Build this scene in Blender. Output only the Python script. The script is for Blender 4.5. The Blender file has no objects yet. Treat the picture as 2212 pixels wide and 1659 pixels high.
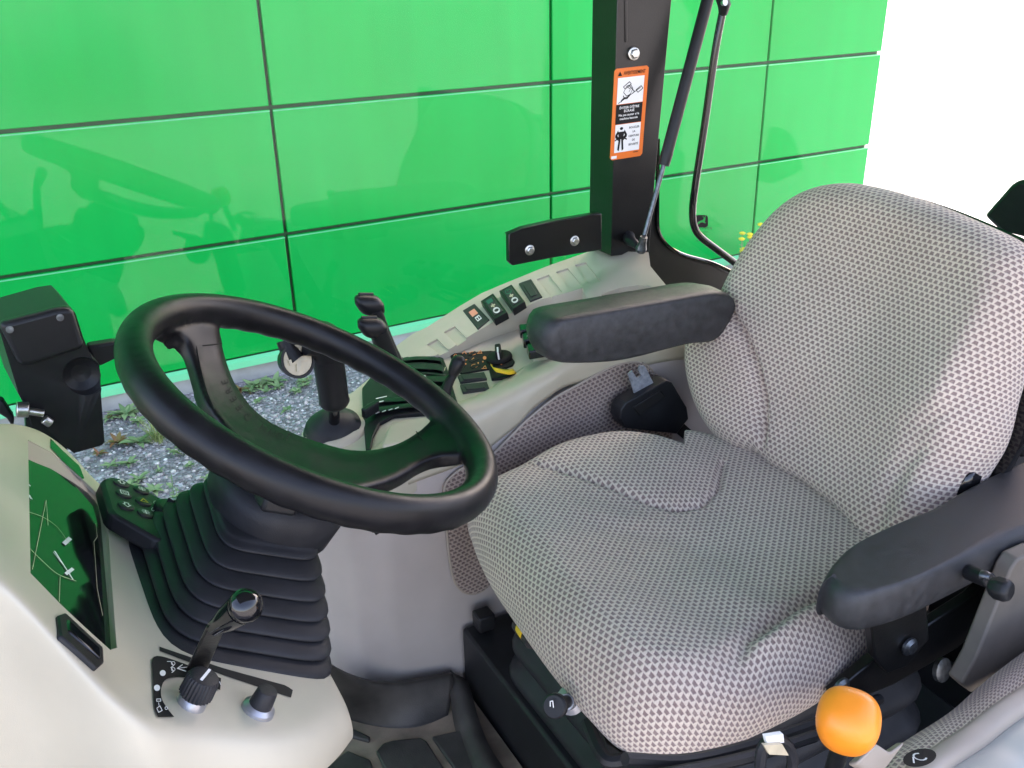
import bpy, bmesh, math, random
import numpy as np
from mathutils import Vector, Matrix
rnd = random.Random(7)
RAD = math.radians
S = bpy.context.scene
# ------------------------------------------------------------------ camera, sky, sun, exposure
# world: x towards the rear of the tractor, y towards the green wall, z up, metres; the camera is the origin
GROUND = -2.2
def nrm(v):
    v = np.array(v, float); return v / np.linalg.norm(v)
FPX, CX, CY = 2050.0, 1106.0, 829.5
_Z = nrm([-90, 4533., 2050.]); _X = nrm([4194, 1040, -2050.]); _X = nrm(_X - _Z * (_X @ _Z)); _Y = np.cross(_Z, _X)
MW = np.array([_X, _Y, _Z])
cam_d = bpy.data.cameras.new('camera'); cam = bpy.data.objects.new('camera', cam_d); S.collection.objects.link(cam)
cam.matrix_world = Matrix([[*MW[0], 0], [*MW[1], 0], [*MW[2], 0], [0, 0, 0, 1]])
cam_d.sensor_width = 36; cam_d.lens = 36 * FPX / 2212; cam_d.clip_start = 0.02; cam_d.clip_end = 600
S.camera = cam
W = bpy.data.worlds.new('World'); S.world = W; W.use_nodes = True
nt = W.node_tree; bg = nt.nodes['Background']; sky = nt.nodes.new('ShaderNodeTexSky')
SUN_EL, SUN_AZ = 44, 50          # azimuth measured from +x towards +y
sky.sky_type = 'NISHITA'; sky.sun_disc = False; sky.sun_elevation = RAD(SUN_EL); sky.sun_rotation = RAD(90 - SUN_AZ)
sky.air_density = 1.0; sky.dust_density = 2.5; sky.ozone_density = 0.6
wb = nt.nodes.new('ShaderNodeMix'); wb.data_type = 'RGBA'; wb.blend_type = 'MULTIPLY'; wb.inputs[0].default_value = 1; wb.inputs[7].default_value = (1.0, .835, .80, 1)
nt.links.new(sky.outputs[0], wb.inputs[6]); nt.links.new(wb.outputs[2], bg.inputs[0]); bg.inputs[1].default_value = 0.15
sun_d = bpy.data.lights.new('sun', 'SUN'); sun = bpy.data.objects.new('sun', sun_d); S.collection.objects.link(sun)
sun_d.energy = 4.0; sun_d.angle = RAD(0.5); sun_d.color = (1, .95, .87)
sd = Vector((math.cos(RAD(SUN_AZ)) * math.cos(RAD(SUN_EL)), math.sin(RAD(SUN_AZ)) * math.cos(RAD(SUN_EL)), math.sin(RAD(SUN_EL))))
sun.rotation_euler = sd.to_track_quat('Z', 'Y').to_euler(); sun.location = (0, 0, 12)
S.view_settings.view_transform = 'Standard'; S.view_settings.look = 'None'; S.view_settings.gamma = 1
S.view_settings.exposure = 3.0
try: S.view_settings.use_curve_mapping = False
except Exception: pass

# ------------------------------------------------------------------ helpers
def ray(u, v): return MW @ nrm([u - CX, -(v - CY), -FPX])
def onp(u, v, p0, n):
    d = ray(u, v); p0 = np.array(p0, float); n = np.array(n, float); return d * ((p0 @ n) / (d @ n))
def on(ax, val, u, v):
    d = ray(u, v); return d * (val / d[ax])
def onx(u, v, x): return on(0, x, u, v)
def ony(u, v, y): return on(1, y, u, v)
def onz(u, v, z): return on(2, z, u, v)
def zpl(a, b): return ((0, 0, a), nrm((-b, 0, 1)))           # plane z = a + b x
def link(o, parent=None):
    S.collection.objects.link(o)
    if parent is not None:
        o.parent = parent
        if parent.type == 'EMPTY' and parent.parent is None: o.location = -parent.location
    return o
MATS = {}
def mat(name, col, rough=.5, metal=0., noise=0., nscale=300., bump=0., bscale=800., spec=.5, coat=0., emit=None, rvar=0.):
    m = bpy.data.materials.new(name); m.use_nodes = True; t = m.node_tree; b = t.nodes['Principled BSDF']
    b.inputs['Base Color'].default_value = (*col, 1); b.inputs['Roughness'].default_value = rough
    b.inputs['Metallic'].default_value = metal; b.inputs['Specular IOR Level'].default_value = spec
    b.inputs['Coat Weight'].default_value = coat
    tc = t.nodes.new('ShaderNodeTexCoord')
    if noise or rvar:
        n = t.nodes.new('ShaderNodeTexNoise'); n.inputs['Scale'].default_value = nscale; n.inputs['Detail'].default_value = 5
        t.links.new(tc.outputs['Object'], n.inputs['Vector'])
        if noise:
            r = t.nodes.new('ShaderNodeMapRange'); r.inputs[1].default_value = .3; r.inputs[2].default_value = .7
            r.inputs[3].default_value = 1 - noise; r.inputs[4].default_value = 1 + noise
            t.links.new(n.outputs[0], r.inputs[0])
            mx = t.nodes.new('ShaderNodeVectorMath'); mx.operation = 'SCALE'; mx.inputs[0].default_value = col
            t.links.new(r.outputs[0], mx.inputs['Scale']); t.links.new(mx.outputs[0], b.inputs['Base Color'])
        if rvar:
            r = t.nodes.new('ShaderNodeMapRange'); r.inputs[1].default_value = .3; r.inputs[2].default_value = .7
            r.inputs[3].default_value = max(.05, rough - rvar); r.inputs[4].default_value = rough + rvar
            t.links.new(n.outputs[0], r.inputs[0]); t.links.new(r.outputs[0], b.inputs['Roughness'])
    if bump:
        n = t.nodes.new('ShaderNodeTexNoise'); n.inputs['Scale'].default_value = bscale; n.inputs['Detail'].default_value = 3
        t.links.new(tc.outputs['Object'], n.inputs['Vector'])
        bp = t.nodes.new('ShaderNodeBump'); bp.inputs['Strength'].default_value = bump; bp.inputs['Distance'].default_value = .001
        t.links.new(n.outputs[0], bp.inputs['Height']); t.links.new(bp.outputs[0], b.inputs['Normal'])
    if emit: b.inputs['Emission Color'].default_value = (*emit, 1); b.inputs['Emission Strength'].default_value = 1
    MATS[name] = m; return m
mat('beige', (.485, .442, .34), .42, noise=.07, nscale=9, bump=.22, bscale=1500, rvar=.05)
mat('beige_dark', (.36, .31, .255), .5, noise=.05, nscale=9, bump=.12, bscale=1500)
mat('grey_beige', (.43, .385, .355), .5, noise=.05, nscale=12, bump=.15, bscale=1200)
mat('wheel_black', (.008, .0078, .0088), .35, spec=.26, noise=.25, nscale=40, bump=.14, bscale=1600, rvar=.07)
mat('black', (.014, .0145, .016), .42, spec=.28, noise=.2, nscale=30, bump=.2, bscale=1500)
mat('black_soft', (.012, .012, .013), .36, spec=.28, noise=.15, nscale=40, bump=.2, bscale=1600)
mat('black_gloss', (.006, .006, .007), .08, spec=.6)
mat('black_paint', (.007, .0068, .0065), .3, noise=.35, nscale=18, bump=.25, bscale=350)
mat('rubber', (.019, .0195, .0225), .48, spec=.28, noise=.25, nscale=25, bump=.3, bscale=900)
mat('arm', (.030, .030, .031), .45, noise=.35, nscale=90, bump=.5, bscale=1300, rvar=.07)
mat('switch', (.035, .034, .034), .5, spec=.28, bump=.1)
mat('dark', (.006, .006, .006), .7)
mat('metal', (.55, .54, .5), .32, metal=1, noise=.2, nscale=200)
mat('metal_dark', (.12, .13, .14), .35, metal=.9, noise=.4, nscale=150)
mat('silver', (.38, .38, .40), .35, metal=.7)
mat('white', (.8, .8, .78), .5)
mat('orange_knob', (.95, .29, .02), .36, noise=.07, nscale=35, bump=.15, bscale=900, rvar=.06)
mat('orange', (.75, .16, .012), .45)
mat('orange_mark', (.7, .25, .08), .5)
mat('red_mark', (.75, .3, .2), .5)
mat('green_mark', (.01, .11, .07), .5)
mat('yellow', (.85, .56, .015), .5)
mat('cream', (.55, .48, .33), .35, noise=.15, nscale=60)
mat('ink', (.012, .012, .012), .6, spec=.2)
mat('mat_rubber', (.045, .040, .035), .58, noise=.6, nscale=14, bump=.4, bscale=500)
mat('mat_dust', (.22, .17, .12), .75, noise=.45, nscale=16, bump=.4, bscale=500)
mat('sill', (.40, .42, .38), .35, noise=.04, nscale=10, rvar=.06)
mat('concrete', (.36, .36, .34), .85, noise=.3, nscale=5, bump=.6, bscale=60)
mat('flash_and_highlight', (.16, .62, .30), .35)
mat('joint', (.003, .06, .012), .5)
mat('tan', (.14, .122, .10), .6, noise=.1, nscale=30, bump=.15, bscale=900)
mat('steel', (.26, .28, .31), .4, metal=.3, noise=.35, nscale=120)
mat('headliner', (.16, .155, .14), .9)
mat('petal', (.85, .68, .02), .6)

def leafmat(name, c1, c2):
    m = mat(name, c1, .6); t = m.node_tree; b = t.nodes['Principled BSDF']
    g = t.nodes.new('ShaderNodeNewGeometry'); r = t.nodes.new('ShaderNodeValToRGB')
    r.color_ramp.elements[0].color = (*c1, 1); r.color_ramp.elements[1].color = (*c2, 1)
    t.links.new(g.outputs['Random Per Island'], r.inputs[0]); t.links.new(r.outputs[0], b.inputs['Base Color'])
    b.inputs['Subsurface Weight'].default_value = 0
    return m
leafmat('leaf', (.11, .20, .07), (.26, .34, .15)); leafmat('grass', (.15, .25, .05), (.34, .36, .13))
leafmat('red_leaf', (.16, .17, .04), (.22, .07, .035))

# building cladding
def panel_mat():
    m = mat('green_panel', (.018, .40, .085), .16, spec=.3); t = m.node_tree; b = t.nodes['Principled BSDF']
    tc = t.nodes.new('ShaderNodeTexCoord'); n = t.nodes.new('ShaderNodeTexNoise'); n.inputs['Scale'].default_value = .9
    n.inputs['Detail'].default_value = 3
    t.links.new(tc.outputs['Object'], n.inputs['Vector'])
    r = t.nodes.new('ShaderNodeValToRGB'); r.color_ramp.elements[0].position = .3; r.color_ramp.elements[1].position = .7
    r.color_ramp.elements[0].color = (.001, .345, .045, 1); r.color_ramp.elements[1].color = (.002, .385, .062, 1)
    t.links.new(n.outputs[0], r.inputs[0]); t.links.new(r.outputs[0], b.inputs['Base Color'])
    oi = t.nodes.new('ShaderNodeObjectInfo'); mp = t.nodes.new('ShaderNodeMapping'); mp.inputs['Scale'].default_value = (7, 7, .5)
    n3 = t.nodes.new('ShaderNodeTexNoise'); n3.inputs['Scale'].default_value = 1.5; n3.inputs['Detail'].default_value = 6
    t.links.new(tc.outputs['Object'], mp.inputs[0]); t.links.new(mp.outputs[0], n3.inputs['Vector'])
    a1 = t.nodes.new('ShaderNodeMath'); a1.operation = 'MULTIPLY_ADD'; a1.inputs[1].default_value = .10; a1.inputs[2].default_value = .86; t.links.new(oi.outputs['Random'], a1.inputs[0])
    a2 = t.nodes.new('ShaderNodeMath'); a2.operation = 'MULTIPLY_ADD'; a2.inputs[1].default_value = .18; t.links.new(n3.outputs[0], a2.inputs[0]); t.links.new(a1.outputs[0], a2.inputs[2])
    vs_ = t.nodes.new('ShaderNodeVectorMath'); vs_.operation = 'SCALE'; t.links.new(r.outputs[0], vs_.inputs[0]); t.links.new(a2.outputs[0], vs_.inputs['Scale'])
    t.links.new(vs_.outputs[0], b.inputs['Base Color'])
    bp = t.nodes.new('ShaderNodeBump'); bp.inputs['Strength'].default_value = .06; bp.inputs['Distance'].default_value = .03
    n2 = t.nodes.new('ShaderNodeTexNoise'); n2.inputs['Scale'].default_value = 1.6; n2.inputs['Detail'].default_value = 1
    t.links.new(tc.outputs['Object'], n2.inputs['Vector']); t.links.new(n2.outputs[0], bp.inputs['Height'])
    t.links.new(bp.outputs[0], b.inputs['Normal']); b.inputs['Roughness'].default_value = .17
panel_mat()
def gravel_mat():
    m = mat('gravel', (.3, .3, .3), .85); t = m.node_tree; b = t.nodes['Principled BSDF']
    tc = t.nodes.new('ShaderNodeTexCoord'); v = t.nodes.new('ShaderNodeTexVoronoi'); v.inputs['Scale'].default_value = 62
    n = t.nodes.new('ShaderNodeTexNoise'); n.inputs['Scale'].default_value = 1.3; n.inputs['Detail'].default_value = 6
    t.links.new(tc.outputs['Object'], v.inputs['Vector']); t.links.new(tc.outputs['Object'], n.inputs['Vector'])
    h = t.nodes.new('ShaderNodeSeparateColor'); t.links.new(v.outputs['Color'], h.inputs[0])
    r = t.nodes.new('ShaderNodeValToRGB'); e = r.color_ramp.elements
    e[0].position = 0; e[0].color = (.14, .13, .125, 1); e[1].position = 1; e[1].color = (.55, .54, .55, 1)
    x = r.color_ramp.elements.new(.5); x.color = (.24, .235, .245, 1); x = r.color_ramp.elements.new(.85); x.color = (.32, .29, .28, 1)
    t.links.new(h.outputs[0], r.inputs[0])
    mx = t.nodes.new('ShaderNodeMix'); mx.data_type = 'RGBA'; mx.blend_type = 'MIX'
    r2 = t.nodes.new('ShaderNodeMapRange'); r2.inputs[1].default_value = .5; r2.inputs[2].default_value = .72; r2.inputs[4].default_value = .55
    t.links.new(n.outputs[0], r2.inputs[0]); t.links.new(r2.outputs[0], mx.inputs[0])
    t.links.new(r.outputs[0], mx.inputs[6]); mx.inputs[7].default_value = (.17, .15, .12, 1)
    t.links.new(mx.outputs[2], b.inputs['Base Color'])
    bp = t.nodes.new('ShaderNodeBump'); bp.inputs['Strength'].default_value = 1; bp.inputs['Distance'].default_value = .012; bp.invert = True
    t.links.new(v.outputs['Distance'], bp.inputs['Height']); t.links.new(bp.outputs[0], b.inputs['Normal'])
gravel_mat()
def pebble_mat():
    m = mat('pebble', (.3, .3, .3), .7); t = m.node_tree; b = t.nodes['Principled BSDF']
    g = t.nodes.new('ShaderNodeNewGeometry'); r = t.nodes.new('ShaderNodeValToRGB'); e = r.color_ramp.elements
    e[0].color = (.09, .085, .08, 1); e[1].color = (.88, .85, .80, 1)
    for p, c in ((.35, (.27, .255, .245)), (.7, (.43, .41, .385)), (.9, (.50, .44, .39))):
        x = r.color_ramp.elements.new(p); x.color = (*c, 1)
    t.links.new(g.outputs['Random Per Island'], r.inputs[0]); t.links.new(r.outputs[0], b.inputs['Base Color'])
pebble_mat()
def fabric_mat(name, light, darkc):
    m = mat(name, light, .85); t = m.node_tree; b = t.nodes['Principled BSDF']; L = t.links
    N = lambda k: t.nodes.new(k)
    def M(op, a, b_=None, c=None):
        n = N('ShaderNodeMath'); n.operation = op
        for i, q in enumerate((a, b_, c)):
            if q is None: continue
            if isinstance(q, (int, float)): n.inputs[i].default_value = q
            else: L.new(q, n.inputs[i])
        return n.outputs[0]
    uv = N('ShaderNodeUVMap'); uv.uv_map = 'UVMap'
    wn = N('ShaderNodeTexNoise'); wn.inputs['Scale'].default_value = 260; wn.inputs['Detail'].default_value = 2
    tc = N('ShaderNodeTexCoord'); L.new(tc.outputs['Object'], wn.inputs['Vector'])
    sx = N('ShaderNodeSeparateXYZ'); L.new(uv.outputs[0], sx.inputs[0])
    wob = M('MULTIPLY', M('SUBTRACT', wn.outputs[0], .5), .0012)
    U = M('ADD', sx.outputs[0], wob); V = M('ADD', sx.outputs[1], M('MULTIPLY', wob, .8))
    v = M('DIVIDE', V, .0066); row = M('FLOOR', v)
    u = M('ADD', M('DIVIDE', U, .0092), M('MULTIPLY', M('FLOORED_MODULO', row, 2.), .5))
    fu = M('SUBTRACT', M('FRACT', u), .5); fv = M('SUBTRACT', M('FRACT', v), .5)
    sk = M('ADD', fu, M('MULTIPLY', fv, .12))
    au = M('DIVIDE', M('ABSOLUTE', sk), M('ADD', .33, M('MULTIPLY', fv, -.2))); av = M('DIVIDE', M('ABSOLUTE', fv), .36)
    mx = M('MAXIMUM', au, av)
    sp = N('ShaderNodeMapRange'); sp.inputs[1].default_value = 1.12; sp.inputs[2].default_value = .8; L.new(mx, sp.inputs[0])
    fine = N('ShaderNodeTexNoise'); fine.inputs['Scale'].default_value = 1500; fine.inputs['Detail'].default_value = 3; L.new(tc.outputs['Object'], fine.inputs['Vector'])
    big = N('ShaderNodeTexNoise'); big.inputs['Scale'].default_value = 9; big.inputs['Detail'].default_value = 4; L.new(tc.outputs['Object'], big.inputs['Vector'])
    mc = N('ShaderNodeMix'); mc.data_type = 'RGBA'; mc.inputs[6].default_value = (*light, 1); mc.inputs[7].default_value = (*darkc, 1)
    L.new(M('MULTIPLY', sp.outputs[0], M('ADD', .62, M('MULTIPLY', wn.outputs[0], .6))), mc.inputs[0])
    sc = N('ShaderNodeVectorMath'); sc.operation = 'SCALE'; L.new(mc.outputs[2], sc.inputs[0])
    L.new(M('MULTIPLY', M('ADD', .62, M('MULTIPLY', fine.outputs[0], .76)), M('ADD', .82, M('MULTIPLY', big.outputs[0], .36))), sc.inputs['Scale'])
    L.new(sc.outputs[0], b.inputs['Base Color'])
    h = M('ADD', M('MULTIPLY', sp.outputs[0], -1.), M('MULTIPLY', fine.outputs[0], .8))
    bp = N('ShaderNodeBump'); bp.inputs['Strength'].default_value = .7; bp.inputs['Distance'].default_value = .0012
    L.new(h, bp.inputs['Height']); L.new(bp.outputs[0], b.inputs['Normal'])
    b.inputs['Sheen Weight'].default_value = .25; b.inputs['Sheen Roughness'].default_value = .5
    b.inputs['Specular IOR Level'].default_value = .2
fabric_mat('fabric', (.64, .535, .43), (.22, .152, .138))
fabric_mat('fabric_trim', (.36, .295, .25), (.13, .092, .085))
def glass_mat(name='glass', tint=(.97, .985, .975), k=1.):
    m = bpy.data.materials.new(name); m.use_nodes = True; t = m.node_tree; t.nodes.clear()
    o = t.nodes.new('ShaderNodeOutputMaterial'); mx = t.nodes.new('ShaderNodeMixShader'); tr = t.nodes.new('ShaderNodeBsdfTransparent')
    gl = t.nodes.new('ShaderNodeBsdfGlossy'); gl.inputs['Roughness'].default_value = 0.0; tr.inputs[0].default_value = (*tint, 1)
    ge = t.nodes.new('ShaderNodeNewGeometry'); dt = t.nodes.new('ShaderNodeVectorMath'); dt.operation = 'DOT_PRODUCT'
    t.links.new(ge.outputs['Normal'], dt.inputs[0]); t.links.new(ge.outputs['Incoming'], dt.inputs[1])
    def M(op, a, b=None):
        n = t.nodes.new('ShaderNodeMath'); n.operation = op
        for i, q in enumerate((a, b)):
            if q is None: continue
            if isinstance(q, (int, float)): n.inputs[i].default_value = q
            else: t.links.new(q, n.inputs[i])
        return n.outputs[0]
    fr = M('ADD', .04, M('MULTIPLY', .96, M('POWER', M('SUBTRACT', 1., M('ABSOLUTE', dt.outputs['Value'])), 5.)))
    t.links.new(M('MULTIPLY', fr, k), mx.inputs[0])
    t.links.new(tr.outputs[0], mx.inputs[1]); t.links.new(gl.outputs[0], mx.inputs[2]); t.links.new(mx.outputs[0], o.inputs[0])
    MATS[name] = m
glass_mat(k=.34)

# mesh builder: several shapes, several materials, ONE object
class MB:
    def __init__(s): s.v = []; s.f = []; s.m = []; s.names = []
    def add(s, vs, fs, m='black'):
        if m not in s.names: s.names.append(m)
        k = s.names.index(m); b = len(s.v); s.v += [tuple(map(float, p)) for p in vs]
        for f in fs: s.f.append(tuple(i + b for i in f)); s.m.append(k)
        return s
    def prism(s, pts, off, m='black'):                        # closed polygon pts (3d) swept by off
        n = len(pts); off = np.array(off, float); a = [np.array(p, float) for p in pts]; b = [p + off for p in a]
        fs = [tuple(range(n)), tuple(range(2 * n - 1, n - 1, -1))] + [(i, i + n, (i + 1) % n + n, (i + 1) % n) for i in range(n)]
        return s.add(a + b, fs, m)
    def flat(s, pts, m='white'): return s.add(pts, [tuple(range(len(pts)))], m)
    def box(s, c, sx, sy, sz, m='black', R=None):
        R = np.eye(3) if R is None else np.array(R).T           # R rows = axes
        vs = [np.array(c) + R @ np.array((i * sx / 2, j * sy / 2, k * sz / 2)) for i in (-1, 1) for j in (-1, 1) for k in (-1, 1)]
        return s.add(vs, [(0, 1, 3, 2), (4, 6, 7, 5), (0, 4, 5, 1), (2, 3, 7, 6), (0, 2, 6, 4), (1, 5, 7, 3)], m)
    def loops(s, rings, m='black', cap=True, closed=False):
        n = len(rings[0]); vs = [p for r in rings for p in r]; fs = []
        R = len(rings)
        for i in range(R if closed else R - 1):
            a, b = i * n, ((i + 1) % R) * n
            for j in range(n): fs.append((a + j, a + (j + 1) % n, b + (j + 1) % n, b + j))
        if cap and not closed: fs += [tuple(range(n - 1, -1, -1)), tuple((R - 1) * n + j for j in range(n))]
        return s.add(vs, fs, m)
    def lathe(s, c, ax, prof, m='black', n=28, cap=True):        # prof: (height, radius)
        ax = nrm(ax); e1 = nrm(np.cross(ax, (0.31, .9, .12))); e2 = np.cross(ax, e1); c = np.array(c, float)
        return s.loops([[c + ax * h + r * (math.cos(t) * e1 + math.sin(t) * e2) for t in np.linspace(0, 2 * math.pi, n, endpoint=False)] for h, r in prof], m, cap)
    def tube(s, pts, r, m='black', n=12, flat=1.0, up=None, sm=0):
        pts = [np.array(p, float) for p in pts]
        if sm: pts = crom(pts, sm); 
        rr = r if hasattr(r, '__len__') else [r] * len(pts)
        if len(rr) != len(pts): rr = np.interp(np.linspace(0, 1, len(pts)), np.linspace(0, 1, len(rr)), rr)
        rings = []; u = None
        for i, p in enumerate(pts):
            t = nrm(pts[min(i + 1, len(pts) - 1)] - pts[max(i - 1, 0)])
            if u is None: u = np.array(up if up is not None else (0, 0, 1.) if abs(t[2]) < .9 else (1., 0, 0))
            u = nrm(u - t * (u @ t)); w = np.cross(t, u)
            rings.append([p + rr[i] * (math.cos(a) * w + math.sin(a) * u * flat) for a in np.linspace(0, 2 * math.pi, n, endpoint=False)])
        return s.loops(rings, m)
    def grid(s, G, m='beige', wrap=False):                       # G[i][j] 3d
        R = len(G); n = len(G[0]); vs = [p for r in G for p in r]; fs = []
        for i in range(R - 1):
            for j in range(n if wrap else n - 1): fs.append((i * n + j, i * n + (j + 1) % n, (i + 1) * n + (j + 1) % n, (i + 1) * n + j))
        return s.add(vs, fs, m)
    def build(s, name, parent=None, smooth=True, bevel=0, seg=2, sub=0, solid=0, ang=35, uv=None, label=None):
        me = bpy.data.meshes.new(name); me.from_pydata(s.v, [], s.f); me.update()
        for k in s.names: me.materials.append(MATS[k])
        me.polygons.foreach_set('material_index', s.m)
        bm = bmesh.new(); bm.from_mesh(me); bmesh.ops.recalc_face_normals(bm, faces=bm.faces); bm.to_mesh(me); bm.free()
        if uv is not None:
            L = me.uv_layers.new(name='UVMap'); idx = np.empty(len(me.loops), int); me.loops.foreach_get('vertex_index', idx)
            L.data.foreach_set('uv', np.array(uv, float)[idx].ravel())
        if smooth:
            me.polygons.foreach_set('use_smooth', [True] * len(me.polygons))
        o = bpy.data.objects.new(name, me); link(o, parent)
        if bevel:
            b = o.modifiers.new('b', 'BEVEL'); b.width = bevel; b.segments = seg; b.limit_method = 'ANGLE'; b.angle_limit = RAD(30); b.harden_normals = False
        if sub:
            q = o.modifiers.new('s', 'SUBSURF'); q.levels = sub; q.render_levels = sub
        if solid:
            q = o.modifiers.new('t', 'SOLIDIFY'); q.thickness = solid; q.offset = -1
        if smooth and not sub:
            if bevel: o.modifiers['b'].harden_normals = False
            try: me.set_sharp_from_angle(angle=RAD(ang))
            except Exception: pass
        if label: o['label'] = label
        return o
def crom(P, k=6, closed=False):
    P = [np.array(p, float) for p in P]; n = len(P); out = []
    for i in range(n if closed else n - 1):
        if closed: p0, p1, p2, p3 = P[i - 1], P[i], P[(i + 1) % n], P[(i + 2) % n]
        else: p1, p2 = P[i], P[i + 1]; p0 = P[i - 1] if i else 2 * p1 - p2; p3 = P[i + 2] if i + 2 < n else 2 * p2 - p1
        for j in range(k):
            t = j / k; out.append(.5 * (2 * p1 + (p2 - p0) * t + (2 * p0 - 5 * p1 + 4 * p2 - p3) * t * t + (3 * p1 - p0 - 3 * p2 + p3) * t ** 3))
    if not closed: out.append(P[-1])
    return out
def resample(P, n, closed=False):
    P = np.array(P, float)
    if closed: P = np.vstack([P, P[:1]])
    d = np.r_[0, np.cumsum(np.linalg.norm(np.diff(P, axis=0), axis=1))]
    t = np.linspace(0, d[-1], n + 1)[:-1] if closed else np.linspace(0, d[-1], n)
    return np.stack([np.interp(t, d, P[:, k]) for k in range(P.shape[1])], 1)
def rrect(c, ex, ey, w, h, r, k=4):                              # rounded rectangle, 3d points
    c = np.array(c, float); ex = np.array(ex, float); ey = np.array(ey, float); o = []
    for sx, sy, a0 in ((1, 1, 0), (-1, 1, 90), (-1, -1, 180), (1, -1, 270)):
        for i in range(k + 1):
            a = RAD(a0 + 90 * i / k); o.append(c + ex * (sx * (w / 2 - r) + r * math.cos(a)) + ey * (sy * (h / 2 - r) + r * math.sin(a)))
    return o
def segd(P, poly, closed=False):                                 # distance of points P (...,2) to a polyline
    poly = np.array(poly, float); Q = np.vstack([poly, poly[:1]]) if closed else poly; d = np.full(P.shape[:-1], 1e9)
    for a, b in zip(Q[:-1], Q[1:]):
        ab = b - a; t = np.clip(((P - a) @ ab) / (ab @ ab + 1e-12), 0, 1); d = np.minimum(d, np.linalg.norm(P - (a + t[..., None] * ab), axis=-1))
    return d
def inside(P, poly):
    poly = np.array(poly, float); x, y = P[..., 0], P[..., 1]; r = np.zeros(x.shape, bool); n = len(poly)
    for i in range(n):
        (x1, y1), (x2, y2) = poly[i], poly[i - 1]
        c = ((y1 > y) != (y2 > y)) & (x < (x2 - x1) * (y - y1) / (y2 - y1 + 1e-12) + x1); r ^= c
    return r
def sstep(t): t = np.clip(t, 0, 1); return t * t * (3 - 2 * t)
def pillow(name, parent, frame, outline, T, w, T2, m, H=None, N=200, M=64, back=True, uvs=(1, 1), uvrot=0., power=2.2, label=None):
    p0, ex, ey, nn = [np.array(q, float) for q in frame]
    o = np.array([((q - p0) @ ex, (q - p0) @ ey) for q in outline]); o = resample(crom(o, 10, True), N, True)
    c = o.mean(0); t = np.linspace(0, 1, M); rho = np.sin(t * math.pi / 2)
    P = c + rho[:, None, None] * (o - c)[None]; R = np.linalg.norm(o - c, axis=1)[None]
    e = np.clip((1 - rho[:, None]) * R / w, 0, 1)
    z = T * (1 - (1 - e) ** power) ** (1 / power)
    if H is not None: z = z + H(P) * sstep(e * 1.0)
    Q = p0 + P[..., :1] * ex + P[..., 1:] * ey + z[..., None] * nn
    dl = np.linalg.norm(np.diff(Q, axis=0), axis=-1); arc = np.vstack([np.zeros((1, N)), np.cumsum(dl, 0)])
    pl = rho[:, None] * R; extra = np.maximum(arc - pl, 0); dirs = (o - c) / np.linalg.norm(o - c, axis=1)[:, None]
    UV = P + extra[..., None] * dirs[None]
    rings = [Q]; uvl = [UV]
    if back:
        k = 10; tt = np.linspace(0, 1, k + 1)[1:]
        ins = .5 * w * (1 - np.sqrt(np.clip(1 - tt ** 2, 0, 1)))
        Pb = o[None] - dirs[None] * ins[:, None, None]; Qb = p0 + Pb[..., :1] * ex + Pb[..., 1:] * ey - (tt * T2)[:, None, None] * nn
        rings.append(Qb); uvl.append(UV[-1][None] + dirs[None] * (tt * T2)[:, None, None])
        rings.append(np.broadcast_to(p0 + c[0] * ex + c[1] * ey - T2 * nn, (1, N, 3))); uvl.append(np.broadcast_to(c, (1, N, 2)))
    G = np.vstack(rings); UV = np.vstack(uvl)
    if uvrot: a = RAD(uvrot); UV = UV @ np.array([[math.cos(a), -math.sin(a)], [math.sin(a), math.cos(a)]])
    mb = MB(); mb.grid([list(r) for r in G], m, wrap=True)
    ob = mb.build(name, parent, uv=UV.reshape(-1, 2), ang=80, label=label)
    return ob
def bool_diff(o, mb_list):
    for mb in mb_list:
        c = mb.build('cutter', None, smooth=False)
        c.location = (0, 0, 0); par = o.parent; loc = o.location.copy(); o.parent = None; o.location = (0, 0, 0)
        bpy.context.view_layer.update()
        q = o.modifiers.new('x', 'BOOLEAN'); q.operation = 'DIFFERENCE'; q.object = c; q.solver = 'FAST' if o.name.startswith('dash') else 'EXACT'
        dg = bpy.context.evaluated_depsgraph_get(); dg.update(); me = bpy.data.meshes.new_from_object(o.evaluated_get(dg))
        me.name = o.name; o.modifiers.clear(); o.data = me
        o.parent = par; o.location = loc
        bpy.data.objects.remove(c)
def text_mesh(txt, mapf, size=1., align='CENTER', sx=1., bold=0., res=2):
    cu = bpy.data.curves.new('t', 'FONT'); cu.body = txt; cu.size = size; cu.align_x = align; cu.align_y = 'CENTER'; cu.resolution_u = res
    cu.offset = bold; ob = bpy.data.objects.new('t', cu); S.collection.objects.link(ob); bpy.context.view_layer.update()
    dg = bpy.context.evaluated_depsgraph_get(); me = bpy.data.meshes.new_from_object(ob.evaluated_get(dg))
    vs = [mapf(v.co.x * sx, v.co.y) for v in me.vertices]; fs = [tuple(p.vertices) for p in me.polygons]
    bpy.data.objects.remove(ob); bpy.data.meshes.remove(me); return vs, fs
def stroke(mb, P, w, mapf, m='white', closed=False):             # thin flat line in a 2d frame
    P = [np.array(p, float) for p in P]
    if closed: P.append(P[0])
    for a, b in zip(P[:-1], P[1:]):
        d = b - a; L = np.linalg.norm(d) + 1e-9; nn = np.array([-d[1], d[0]]) / L * w / 2; e = d / L * w * .35
        mb.flat([mapf(*(a - e - nn)), mapf(*(b + e - nn)), mapf(*(b + e + nn)), mapf(*(a - e + nn))], m)
def circ(c, r, n=16, a0=0, a1=360): return [(c[0] + r * math.cos(RAD(a)), c[1] + r * math.sin(RAD(a))) for a in np.linspace(a0, a1, n, endpoint=(a1 - a0) < 360)]
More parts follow.
